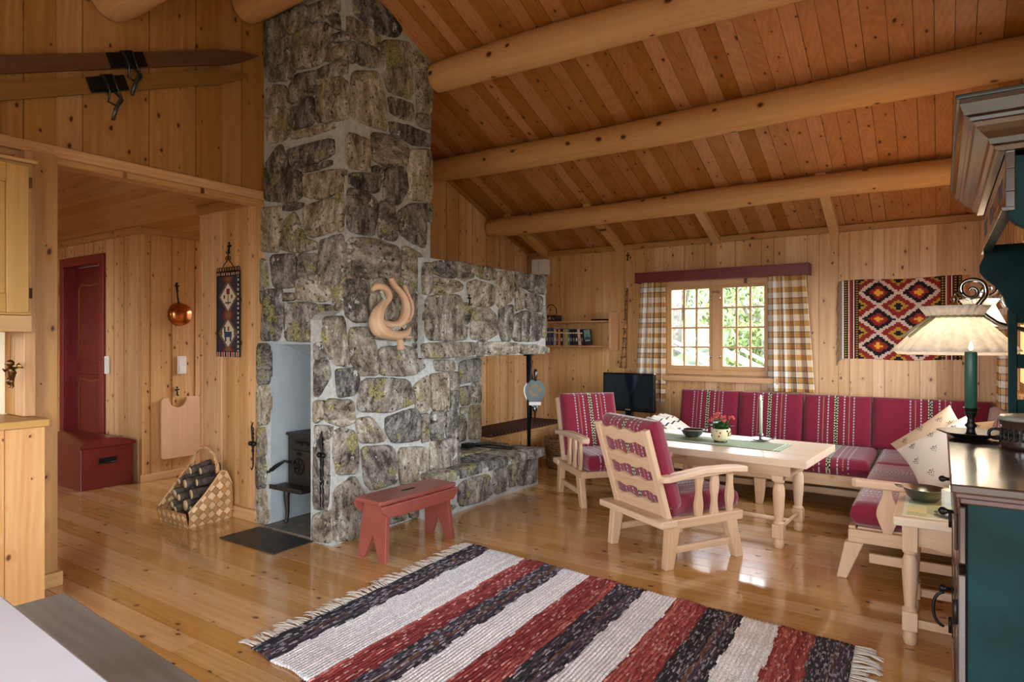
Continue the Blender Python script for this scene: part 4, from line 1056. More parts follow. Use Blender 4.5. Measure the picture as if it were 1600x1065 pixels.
# ---------------------------------------------------------------- throw on the left arm of the sofa
tb=thing('wool_throw','cream wool throw with dark stripes draped over the left sofa arm','blanket',(-2.15,5.5,.45))
def throwpt(u,v):
    # u across the arm (outside -> seat), v along it
    prof=[(-2.27,.24),(-2.262,.42),(-2.23,.535),(-2.14,.60),(-2.03,.575),(-1.9,.50),(-1.78,.445),(-1.68,.425)]
    f=u*(len(prof)-1); i=min(int(f),len(prof)-2); t_=f-i; x=prof[i][0]+(prof[i+1][0]-prof[i][0])*t_; z=prof[i][1]+(prof[i+1][1]-prof[i][1])*t_
    y=5.36+v*.42+.03*math.sin(u*5)
    return (x,y-.10*u,z+.008*math.sin(v*17+u*4)+.012)
def throwcol(u,v):
    for c,w in ((.55,.008),(.62,.008),(.80,.015),(.86,.015)):
        if abs(u-c)<w: return srgb('3a3038')[:3]
    return srgb('d8cdbd')[:3]
mb=MB(); mb.grid(throwpt,70,26,colfn=throwcol); mb.obj('cloth',M['textile'],tb,solid=.012)
mb=MB()
for k in range(26):
    v=k/25; p=Vector(throwpt(0,v)); mb.tube([p,p+Vector((-.005,random.uniform(-.01,.01),-.04)),p+Vector((0,random.uniform(-.015,.015),-.09))],[.004,.0035,.002],5)
for k in range(22):
    u=k/21*.4; p=Vector(throwpt(u,0)); mb.tube([p,p+Vector((random.uniform(-.01,.01),-.02,-.03)),p+Vector((random.uniform(-.015,.015),-.022,-.085))],[.004,.0035,.002],5)
mb.obj('fringe',M['rope'],tb)
# ---------------------------------------------------------------- pillows on the wing
def flowercol(mb,w,h,t,Mx,base):
    pass
def cushion_thing(label,Mx,w,h,t,flowers,base):
    c=thing('throw_pillow',label,'pillow',tuple(Mx.translation))
    mt=plain('pillow_linen_'+base,base,.9,nz=.04,nscale=300,bmp=.2)
    mb=MB(); mb.pillow(w,h,t,Mx,nu=18); mb.obj('cover',mt,c)
    mb=MB()
    def zat(x,y):
        f=lambda q:(1-abs(q)**2.4)**.55
        return t/2*f(2*x/w)*f(2*y/h)
    for fx,fy in flowers:
        z=zat(fx,fy)+.003
        for (dx,dy,r) in ((0,.0,.004),(.010,.007,.004),(-.010,.007,.004),(0,.014,.005),(.014,-.004,.003),(-.014,-.004,.003),(.006,-.013,.003),(-.006,-.013,.003),(0,-.022,.003),(.018,.012,.003),(-.018,.012,.003)):
            mb.ball((fx+dx,fy+dy,zat(fx+dx,fy+dy)+.000),r,6,sc=(1,1,.4),M=Mx)
    mb.obj('printed_sprigs',plain('sprig_brown','4a3a34',.9),c)['kind']='stuff'
    return c
fl=[(-.12,.12),(.0,.13),(.12,.11),(-.14,0),(-.02,.01),(.10,0),(.16,.05),(-.1,-.12),(.03,-.11),(.14,-.12)]
def leanM(o,n,roll):
    n=Vector(n).normalized(); x=Vector((0,0,1)).cross(n).normalized(); y=n.cross(x)
    return frame(o,x*math.cos(roll)+y*math.sin(roll),y*math.cos(roll)-x*math.sin(roll))
cushion_thing('pale cream sprigged pillow leaning in front on the sofa wing',leanM((.03,4.52,.615),(-.42,-.62,.62),R(46)),.44,.44,.19,fl,'ddd3c4')
cushion_thing('beige sprigged pillow behind the pale one on the sofa wing',leanM((-.02,4.80,.63),(-.45,-.66,.50),R(50)),.43,.43,.16,fl,'cdb497')
cushion_thing('small beige sprigged pillow lying farthest back in the sofa corner',leanM((.10,5.25,.60),(-.5,-.7,.45),R(8)),.40,.34,.12,fl,'d2bd9f')
# ---------------------------------------------------------------- long table
tt=thing('long_table','long pale wooden table with turned legs in front of the corner sofa','table',(-1.38,4.58,0))
Mt=T(-1.255,4.53,0,R(-4))
TL,TW=.63,.395
mb=MB()
for k in range(4): mb.box(-TL,TL,-TW+k*TW/2,-TW+(k+1)*TW/2-.0008,.538,.585,M=Mt)
mb.obj('tabletop',M['tabletop'],tt,bevel=.004)
mb=MB(); mb.box(-TL+.12,TL-.12,-TW+.12,-TW+.145,.455,.538,M=Mt); mb.box(-TL+.12,TL-.12,TW-.145,TW-.12,.455,.538,M=Mt); mb.box(-TL+.12,-TL+.145,-TW+.145,TW-.145,.455,.538,M=Mt); mb.box(TL-.145,TL-.12,-TW+.145,TW-.145,.455,.538,M=Mt)
mb.obj('apron',M['furn'],tt,bevel=.003)
def turned_leg(mb,x,y,H_,M_,s=1.):
    sq=.032*s
    mb.box(x-sq,x+sq,y-sq,y+sq,H_*.78,H_,M=M_)
    mb.lathe([(sq*1.0,H_*.78),(sq*1.05,H_*.765),(sq*.8,H_*.755),(sq*.78,H_*.74),(sq*1.02,H_*.70),(sq*1.08,H_*.62),(sq*.98,H_*.50),(sq*.8,H_*.36),(sq*.72,H_*.31),(sq*1.05,H_*.295),(sq*1.08,H_*.28),(sq*.9,H_*.27)],(x,y,0),20,M=M_)
    mb.box(x-sq,x+sq,y-sq,y+sq,H_*.12,H_*.275,M=M_)
    mb.lathe([(sq*.9,H_*.12),(sq*.75,H_*.11),(sq*.9,H_*.09),(sq*1.0,H_*.05),(sq*.8,0)],(x,y,0),20,M=M_)
for x in (-.36,.43):
    for y in (-TW+.16,TW-.16):
        mb=MB(); turned_leg(mb,x,y,.538,Mt,1.05); mb.obj('leg',M['furn'],tt,bevel=.003)
    mb=MB(); mb.tube([Mt@Vector((x,-TW+.18,.115)),Mt@Vector((x,TW-.18,.115))],[.013,.013],10); mb.obj('stretcher',M['furn'],tt)
mb=MB(); mb.tube([Mt@Vector((-.36,0,.115)),Mt@Vector((.43,0,.115))],[.015,.015],12); mb.obj('long_stretcher',M['furn'],tt)
# runner with bands
rn=thing('table_runner','sage green woven runner with pale end bands lying along the long table','table runner',tuple(Mt@Vector((-.1,0,.571))))
mb=MB()
def rcol(u,v):
    for c in (.018,.04,.96,.982):
        if abs(u-c)<.005: return srgb('d9d8c4')[:3]
    if v<.03 or v>.97: return srgb('6f7c63')[:3]
    return srgb('97a588')[:3]
mb.grid(lambda u,v:Mt@Vector((-.56+u*.97,-.15+v*.31,.5875+.0006*math.sin(u*40))),150,36,colfn=rcol)
mb.obj('cloth',M['textile'],rn,solid=.002)
# bowl
def bowl(loc,r,h,label,name='metal_bowl',mat='pewter',cat='bowl',handles=True):
    b=thing(name,label,cat,loc); x,y,z=loc
    mb=MB(); mb.lathe([(.0005,.003),(r*.55,.003),(r*.8,h*.4),(r*.97,h*.96),(r*1.03,h*.99),(r*1.03,h),(r*.95,h),(r*.78,h*.42),(r*.52,.009),(.0005,.009)],(x,y,z),32); mb.obj('dish',M[mat],b)
    if handles:
        for s in (1,-1):
            mb=MB(); mb.tube([(x+s*(r*.98),y-.02,z+h*.95),(x+s*(r*1.22),y-.018,z+h),(x+s*(r*1.3),y,z+h*1.02),(x+s*(r*1.22),y+.018,z+h),(x+s*(r*.98),y+.02,z+h*.95)],.004,6); mb.obj('handle',M[mat],b)
    return b
TZ=.5895
p=onZ(1082,682,TZ); bowl((p.x,p.y,TZ),.085,.055,'pewter bowl with small ear handles on the green table runner left of the plant')
mb=MB()
# plant
p=onZ(1126,690,TZ); pp=thing('flower_pot','small potted plant with red flowers in a patterned cream pot on the table runner','potted plant',(p.x,p.y,TZ))
mb=MB(); mb.lathe([(.0005,.0),(.045,.0),(.045,.012),(.0005,.012)],(p.x,p.y,TZ),24); mb.obj('foot',M['brownpaint'],pp)
mb=MB(); prof=[(.0005,.012),(.046,.012),(.060,.03),(.066,.06),(.066,.088),(.064,.095),(.058,.095),(.058,.07),(.0005,.07)]
mb.lathe(prof,(p.x,p.y,TZ),32,col=srgb('cfc6a0')[:3])
mb.obj('pot',M['paint'],pp)
mb=MB()
for k in range(26):
    a=random.random()*6.28; z=TZ+random.uniform(.035,.085); r=.0655 if z>TZ+.05 else .062
    mb.ball((p.x+r*math.cos(a),p.y+r*math.sin(a),z),random.uniform(.004,.008),6,sc=(1,1,1),col=srgb(random.choice(('5c6a3a','8a4038','3e3a30')))[:3])
mb.obj('painted_flowers',M['paint'],pp)['kind']='stuff'
mb=MB(); mb.lathe([(.0005,.07),(.057,.07),(.057,.085),(.0005,.085)],(p.x,p.y,TZ),20); mb.obj('soil',M['soil'],pp)
mb=MB()
for k in range(46):
    a=random.random()*6.28; rr=random.uniform(.01,.075); z=TZ+.10+random.uniform(0,.05)-rr*.25; s_=random.uniform(.014,.026)
    c=Vector((p.x+rr*math.cos(a),p.y+rr*math.sin(a),z)); e=Euler((random.uniform(-.6,.6),random.uniform(-.6,.6),a)).to_matrix()
    ring=[c+e@Vector((s_*1.25*math.cos(q*math.pi/4),s_*math.sin(q*math.pi/4),.004*math.cos(q*math.pi/2))) for q in range(8)]
    mb.add([c-Vector((0,0,.004))]+ring,[(0,i+1,(i+1)%8+1) for i in range(8)],smooth=True)
    mb.tube([(p.x+rr*.3*math.cos(a),p.y+rr*.3*math.sin(a),TZ+.08),c],.0018,4)
mb.obj('leaves',M['leaf'],pp)
for (dx,dz) in ((-.045,.165),(-.02,.19),(.01,.17),(.075,.175),(-.07,.15),(.03,.15)):
    mb=MB(); c=Vector((p.x+dx,p.y+random.uniform(-.03,.03),TZ+dz)); mb.tube([(p.x+dx*.3,p.y,TZ+.1),c],.002,4,mi=1)
    for k in range(12): mb.ball(c+Vector((random.uniform(-.016,.016),random.uniform(-.016,.016),random.uniform(-.010,.012))),.007,6)
    mb.obj('flower_head',[M['petal'],M['leaf']],pp)
# candle helper
def flame(mb,c,h=.028): mb.lathe([(.0004,0),(h*.16,h*.12),(h*.2,h*.3),(h*.13,h*.6),(.0004,h)],tuple(c),10)
def candle_lit(loc,r,h,mat,label,name='candle',cat='candle'):
    c=thing(name,label,cat,loc); x,y,z=loc
    mb=MB(); mb.lathe([(.0005,0),(r,0),(r,h*.98),(r*.9,h),(.0005,h-.002)],loc,20); mb.obj('wax',M[mat],c)
    mb=MB(); mb.tube([(x,y,z+h-.003),(x+.001,y,z+h+.008)],.001,5); mb.obj('wick',M['wick'],c)
    mb=MB(); flame(mb,(x,y,z+h+.004),.034); mb.obj('flame',M['flame'],c); return c
p=onZ(1189,688,TZ)
cs=thing('candle_holder','pewter saucer candle holder on the right of the green runner','candle holder',(p.x,p.y,TZ))
mb=MB(); mb.lathe([(.0005,.002),(.045,.002),(.075,.014),(.078,.016),(.045,.008),(.014,.008),(.012,.03),(.017,.036),(.017,.05),(.011,.05),(.011,.04),(.0005,.04)],(p.x,p.y,TZ),28); mb.obj('saucer',M['pewter'],cs)
mb=MB(); mb.tube([(p.x+.078,p.y,TZ+.014),(p.x+.10,p.y,TZ+.03),(p.x+.085,p.y,TZ+.035)],.004,6); mb.obj('handle',M['pewter'],cs)
candle_lit((p.x,p.y,TZ+.041),.0105,.245,'candle_sage','tall slim sage green candle burning on the long table')
# ---------------------------------------------------------------- side table with bowl and candle
s2=thing('side_table','small pale side table with turned legs between the sofa arm and the green hutch','side table',(.06,3.5,0))
mb=MB(); AX0,AX1,AY0,AY1=-.168,.33,3.17,3.70
for k in range(3): 
    w=(AY1-AY0)/3; mb.box(AX0,AX1,AY0+k*w,AY0+(k+1)*w-.0008,.512,.55)
mb.obj('tabletop',M['tabletop'],s2,bevel=.005)
for (x,y) in ((AX0+.06,AY0+.06),(AX0+.06,AY1-.06),(AX1-.06,AY0+.06),(AX1-.06,AY1-.06)):
    mb=MB(); turned_leg(mb,x,y,.512,Matrix.Identity(4),.9); mb.obj('leg',M['furn'],s2,bevel=.003)
mb=MB()
def apr(a,b): return [(a,.512),(a,.42),(a+.05,.42),(a+.10,.405),((a+b)/2,.425),(b-.10,.405),(b-.05,.42),(b,.42),(b,.512)]
for y in (AY0+.055,AY1-.075): mb.prism(apr(AX0+.085,AX1-.085),'y',y,y+.018,g=0)
for x in (AX0+.05,AX1-.07): mb.prism(apr(AY0+.085,AY1-.085),'x',x,x+.018,g=1)
mb.obj('apron',M['furn'],s2,bevel=.002)
mb=MB(); mb.box(AX0+.085,AX1-.085,AY0+.05,AY0+.075,.075,.11); mb.box(AX0+.085,AX1-.085,AY1-.075,AY1-.05,.075,.11); mb.box(AX0+.05,AX0+.07,AY0+.08,AY1-.08,.15,.185); mb.obj('stretcher',M['furn'],s2,bevel=.003)
cl=MB()
def ccol(u,v):
    i=int(u*5); j=int(v*5); 
    return srgb(('b7bf9c','d3cf9e','c9cdb4','a9b795')[(i*2+j)%4])[:3] if .03<v<.97 and .03<u<.97 else srgb('d8d6c4')[:3]
cl.grid(lambda u,v:(AX0+.03+u*.44,AY0+.035+v*.40,.5515+.0006*math.sin(u*20)),50,50,colfn=ccol)
tag(cl.obj('table_mat',M['textile'],solid=.002),'pale green checked mat on the small side table','table mat')
p=onZ(1444,782,.555); bowl((p.x+.0,p.y,.5535),.088,.062,'polished pewter bowl with side handle on the small side table')
p=onZ(1478,806,.556); q=MB(); q.lathe([(.0005,.001),(.05,.001),(.062,.008),(.063,.010),(.05,.005),(.0005,.005)],(p.x+.02,p.y+.02,.554),28); tag(q.obj('candle_plate',M['pewter']),'small metal plate under the thick pale candle on the side table','plate')
candle_lit((p.x+.02,p.y+.02,.560),.036,.105,'candle_pale','thick short pale candle on the small side table beside the hutch')
# ---------------------------------------------------------------- TV and its stand
ts=thing('tv_stand','dark low stand in the corner behind the armchair that carries the television','tv stand',(-2.6,6.05,0))
mb=MB(); mb.box(-2.95,-2.28,5.72,6.30,.46,.49); mb.box(-2.95,-2.28,5.80,6.30,.24,.26); mb.obj('shelf',M['tvblack'],ts,bevel=.004)
for (x,y) in ((-2.92,5.76),(-2.31,5.76),(-2.92,6.26),(-2.31,6.26)):
    mb=MB(); mb.box(x-.02,x+.02,y-.02,y+.02,0,.46); mb.obj('leg',M['tvblack'],ts)
tv=thing('television','small black flat television with a dark teal screen on the corner stand','television',(-2.63,6.1,.49))
Mv=frame((-2.635,6.05,.0),(1,-.03,0),(0,0,1))
mb=MB(); mb.box(-.285,.285,.575,.965,-.05,.0,M=Mv); tvb=mb.obj('casing',M['tvblack'],tv,bevel=.012,bseg=3)
mb=MB(); mb.box(-.262,.262,.625,.945,0.0005,.002,M=Mv); mb.obj('screen',M['screen'],tv)
mb=MB(); mb.box(-.04,.04,.50,.60,-.05,-.02,M=Mv); mb.box(-.13,.13,.491,.506,-.12,.06,M=Mv); mb.obj('base_stand',M['tvblack'],tv,bevel=.004)
text_mesh('maker_name','PHILIPS',.018,M['white'],tv,Mv@Matrix.Translation((0,.588,.0012)),.0004)
mb=MB(); mb.box(-2.66,-2.32,5.78,5.98,.491,.525); mb.box(-2.64,-2.46,5.74,5.78,.492,.50); tag(mb.obj('set_top_box',M['tvblack'],bevel=.003),'flat black box in front of the television on the stand','box')
# ---------------------------------------------------------------- rag rug
rg=thing('rag_rug','large striped rag rug in dark grey, white and red with a cream fringe','rug',(-1.35,2.3,0))
A=Vector((-2.45,3.22,0)); B=Vector((-.30,3.05,0)); C_=Vector((-2.40,1.62,0)); D_=B+(C_-A)
bounds=[0]+[max(0,min(1,((onZ(px,py,0)-A).dot(B-A))/((B-A).length_squared))) for px,py in ((768,861),(818,876),(845,886),(878,893.6),(921,903),(965,917),(1009,926),(1058,939),(1108,953),(1162,969),(1221,983),(1276,997))]+[1]
# stripe order along the rug
kinds=['D','W','W','R','D','W','R','D','W','R','D','W','R','D']
bb_=[0]; kk=[]
seq=[('D',768,861),('W',818,876),('R',845,886),('D',878,893.6),('W',921,903),('R',965,917),('D',1009,926),('W',1058,939),('R',1108,953),('D',1162,969),('W',1221,983),('R',1276,997),('D',1336,1012)]
for k_,px,py in seq:
    kk.append(k_); bb_.append(max(0,min(1,((onZ(px,py,0)-A).dot(B-A))/((B-A).length_squared))))
bb_[-1]=1
NR,NC=240,72
rowcol=[]
rr_=random.Random(5)
for i in range(NR):
    u=(i+.5)/NR; k_='D'
    for j in range(len(kk)):
        if bb_[j]<=u<bb_[j+1]: k_=kk[j]
    f=[(u-bb_[j])/(bb_[j+1]-bb_[j]) for j in range(len(kk)) if bb_[j]<=u<bb_[j+1]]
    f=f[0] if f else 0
    if k_=='D': c=rr_.choice(('2c2a30','3a3640','24232a','4a4450','33303a')); 
    elif k_=='W': c=rr_.choice(('e6e8ec','dadce0','f0f0f2','dfe2e6'))
    else: c=rr_.choice(('8e3a3a','a0504c','7a2c30','b06058','92403e'))
    if k_=='D' and .50<f<.60: c='6a4a34'
    if k_=='D' and .62<f<.75: c='4c3c4c'
    rowcol.append((k_,srgb(c)[:3]))
def rugcol(u,v):
    uu=u+.0022*math.sin(v*23+3*math.sin(u*40))+.0015*math.sin(v*71); i=max(0,min(NR-1,int(uu*NR))); k_,c=rowcol[i]
    g=rr_.uniform(.72,1.28) if k_!='W' else rr_.uniform(.90,1.06)
    if k_=='D' and rr_.random()<.22: c=srgb('8d8a92')[:3]
    if k_=='R' and rr_.random()<.12: c=srgb('c49088')[:3]
    return tuple(min(1,q*g) for q in c)
def rugpt(u,v):
    p=A+(B-A)*u+(C_-A)*v
    p.z=.009+.0025*math.sin(u*NR*math.pi)+.0015*math.sin(u*31+v*9)+.0015*math.sin(v*50)
    edge=.006*math.sin(u*60)*(1 if v in(0,) else (1 if v==1 else 0)); p.y+=edge
    return p
mb=MB(); mb.grid(rugpt,480,NC,colfn=rugcol)
x0_=mb
mb.obj('weave',M['rugmat'],rg,solid=.006)
for (P0,P1,dr) in ((A,C_,-1),(B,D_,1)):
    mb=MB(); n=95
    for k in range(n):
        p=P0+(P1-P0)*(k/n); L=random.uniform(.06,.12); dy=random.uniform(-.035,.035)
        for q in range(3):
            e=dy+random.uniform(-.02,.02)
            mb.tube([p+Vector((0,0,.008)),p+Vector((dr*L*.4,e*.3,.010)),p+Vector((dr*L*.75,e*.8,.006+random.random()*.006)),p+Vector((dr*L,e,.004))],[.0035,.003,.0025,.0015],4)
    o=mb.obj('fringe',M['rope'],rg); o['kind']='stuff'
# ---------------------------------------------------------------- teal hutch
hu=thing('hutch','tall dark teal and brown painted hutch with cornice, drawers and doors at the right','hutch',(.24,2.44,0))
HX0,HX1=.055,.415; HY0,HY1=1.93,2.965; CT=.95
mb=MB(); mb.box(HX0,HX1,HY0,HY1,.09,.915); mb.obj('carcass',M['teal'],hu,bevel=.003)
mb=MB(); mb.box(HX0-.02,HX1,HY0-.015,HY1+.015,0,.10); mb.box(HX0-.012,HX1,HY0-.008,HY1+.008,.10,.125); mb.obj('plinth',M['brownpaint'],hu,bevel=.006)
mb=MB(); mb.box(.02,HX1,HY0-.04,HY1+.03,.928,CT); mb.obj('counter',M['brownpaint'],hu,bevel=.004)
mb=MB(); mb.box(.03,HX1,HY0-.03,HY1+.02,.915,.928); mb.box(.04,HX1,HY0-.02,HY1+.012,.90,.915); mb.obj('counter_moulding',M['redline'],hu,bevel=.003)
mb=MB(); 
ym=(HY0+HY1)/2
def ring_pull(parent,c):
    mb=MB(); mb.tube([c+Vector((.03,0,0)),c+Vector((.012,0,0)),c+Vector((.002,0,0))],[.005,.006,.012],8); mb.ball(c+Vector((.0,0,0)),.011); mb.lathe([(.0005,0),(.014,0),(.014,.003),(.0005,.003)],(0,0,0),12,M=Matrix.Translation(c+Vector((.028,0,0)))@Matrix.Rotation(R(-90),4,'Y')); mb.obj('knob',M['iron'],parent)
for (a,b) in ((HY0+.02,ym-.01),(ym+.01,HY1-.02)):
    mb=MB(); mb.box(HX0-.018,HX0,a,b,.74,.885); mb.box(HX0-.026,HX0-.017,a+.025,b-.025,.765,.86); d_=mb.obj('drawer',M['brownpaint'],hu,bevel=.005)
    ring_pull(d_,Vector((HX0-.05,(a+b)/2,.815)))
    mb=MB(); e=.055
    mb.box(HX0-.02,HX0,a,a+e,.14,.715); mb.box(HX0-.02,HX0,b-e,b,.14,.715); mb.box(HX0-.02,HX0,a+e,b-e,.14,.14+e); mb.box(HX0-.02,HX0,a+e,b-e,.715-e,.715); mb.box(HX0-.01,HX0,a+e,b-e,.14+e,.715-e)
    mb.box(HX0-.017,HX0-.009,a+e+.03,b-e-.03,.14+e+.03,.715-e-.03)
    d_=mb.obj('door',M['brownpaint'],hu,bevel=.005)
    yk=b-.03 if a<2.2 else a+.03
    for z in (.22,.62): mb=MB(); mb.tube([(HX0-.024,a+.002 if a<2.2 else b-.002,z-.03),(HX0-.024,a+.002 if a<2.2 else b-.002,z+.03)],.006,8); mb.obj('hinge',M['iron'],d_)
ring_pull(hu,Vector((HX0-.05,ym+.045,.50)))
mb=MB(); c=Vector((HX0-.045,ym+.05,.43)); mb.tube([c+Vector((-.03*math.sin(a),0,.055*math.cos(a))) for a in [i*math.pi/10 for i in range(11)]],.005,8); mb.obj('drop_handle',M['iron'],hu)
# upper part
UX=.13
mb=MB(); 
# far side: open panelled frame
def sideframe(mb,y0,y1):
    mb.box(.20,.225,y0,y1,CT,1.42); mb.box(.385,.41,y0,y1,CT,1.80)
    for z in (1.04,1.20,1.36): mb.box(.225,.385,y0,y1,z,z+.05,grain='x')
sideframe(mb,2.86,2.885)
# scalloped bracket of the far side panel
def sc(x): return x
scal=[(UX,1.64),(UX,1.60),(.118,1.57),(.118,1.545),(.135,1.52),(.165,1.49),(.185,1.455),(.195,1.42),(.21,1.395),(.235,1.385),(.30,1.40),(.41,1.40),(.41,1.64)]
mb.prism(scal,'y',2.855,2.89)
mb.obj('side_panel',M['teal'],hu,bevel=.003)
mb=MB(); scn=[(.135,1.76),(.135,1.60),(.150,1.58),(.175,1.565),(.2,1.53),(.215,1.47),(.235,1.38),(.25,1.2),(.29,1.1),(.34,1.0),(.40,CT),(.41,CT),(.41,1.76)]
mb.prism(scn,'y',1.955,1.985); mb.obj('side_panel',M['teal'],hu,bevel=.003)
mb=MB(); mb.box(.395,.412,1.985,2.855,CT,1.80,grain='z'); mb.obj('back_panel',M['tealdark'],hu)
mb=MB(); 
for z in (1.20,1.40): mb.box(.26,.395,1.985,2.86,z,z+.018,grain='y')
mb.obj('shelf',M['tealdark'],hu)
fr=MB()
ys=[1.955,2.10,2.32,2.42,2.62,2.70,2.89]
fr.box(UX,UX+.02,1.95,2.895,1.615,1.66,grain='y'); fr.box(UX,UX+.02,1.95,2.895,1.715,1.76,grain='y')
wn=[(1.95,2.03),(2.17,2.38),(2.52,2.66),(2.80,2.895)]
for a,b in wn: fr.box(UX,UX+.02,a,b,1.66,1.715,grain='y')
fr.box(UX-.008,UX+.02,1.945,2.90,1.612,1.622,grain='y')
fr.obj('frieze',M['brownpaint'],hu,bevel=.002)
fr=MB()
for a,b in ((2.03,2.17),(2.38,2.52),(2.66,2.80)):
    fr.box(UX+.012,UX+.02,a,b,1.66,1.715)
    fr.box(UX+.004,UX+.012,a,a+.012,1.66,1.715); fr.box(UX+.004,UX+.012,b-.012,b,1.66,1.715)
fr.obj('frieze_window',M['redline'],hu)
# cornice with stepped profile, mitred round the near and far ends
prof=[(0,1.755),(-.018,1.757),(-.022,1.768),(-.03,1.772),(-.034,1.785),(-.05,1.80),(-.06,1.812),(-.064,1.822),(-.070,1.824),(-.072,1.832),(-.083,1.836),(-.092,1.862),(-.092,1.872),(0,1.872)]
mb=MB(); vs=[];n=len(prof)
path=[]
for (o_,z) in prof:
    pass
def cp(o_,z): return [(.412,1.955+o_,z),(UX+o_,1.955+o_,z),(UX+o_,2.89-o_,z),(.412,2.89-o_,z)]
for o_,z in prof: vs+=cp(o_,z)
fs=[]
for i in range(n-1):
    for k in range(3): fs.append((i*4+k,i*4+k+1,(i+1)*4+k+1,(i+1)*4+k))
pcs=[(v[0]*3,v[2]*3,v[1]) for v in vs]
mb.add(vs,fs,pcs); mb.obj('cornice',M['brownpaint'],hu)
mb=MB(); mb.box(UX-.1,.414,1.955-.1,2.89+.1,1.872,1.884); mb.box(UX,.41,1.955,2.89,1.74,1.87) ; mb.obj('cornice_top',M['tealdark'],hu,bevel=.004)
# ---------------------------------------------------------------- candle stick, jar on hutch
p=onZ(1517,684,.951); hx,hy=p.x,p.y+.0
c2=thing('candlestick','black saucer candlestick on the hutch counter holding a thick green candle','candle holder',(hx,hy,.951))
mb=MB(); mb.lathe([(.0005,.001),(.05,.001),(.06,.006),(.10,.022),(.104,.024),(.06,.014),(.02,.012),(.014,.02),(.012,.035),(.019,.045),(.012,.055),(.010,.07),(.018,.085),(.020,.105),(.024,.108),(.014,.108),(.014,.09),(.0005,.09)],(hx,hy,.951),32); mb.obj('saucer',M['iron'],c2)
mb=MB(); mb.tube([(hx+.07+.02*math.cos(a),hy-.02,.975+.018*math.sin(a)) for a in [i*math.pi/8 for i in range(17)]],.005,6); mb.obj('finger_ring',M['iron'],c2)
candle_lit((hx,hy,1.043),.019,.215,'candle_green','tall thick dark green candle burning on the hutch counter under the lamp shade')
p=onZ(1612,700,.951)
j=thing('wooden_jar','dark round carved wooden jar with lid at the right edge on the hutch counter','jar',(p.x,p.y,.951))
jr=.085; 
mb=MB(); mb.lathe([(.0005,0),(jr*.98,0),(jr,.01),(jr*.97,.05),(jr,.088),(.0005,.088)],(p.x,p.y,.951),36); mb.obj('body',M['brownpaint'],j)
mb=MB(); mb.lathe([(.0005,.089),(jr*1.02,.089),(jr*1.03,.097),(jr*.95,.104),(jr*.5,.108),(.0005,.108)],(p.x,p.y,.951),36); mb.obj('lid',M['grey'],j)
mb=MB()
for k in range(7):
    a=R(200)+k*.22; mb.tube([(p.x+jr*1.0*math.cos(a+.05*math.cos(q)),p.y+jr*1.0*math.sin(a+.05*math.cos(q)),.995+.018*math.sin(q)) for q in [i*math.pi/6 for i in range(13)]],.003,5)
mb.obj('carved_scrolls',M['iron'],j)
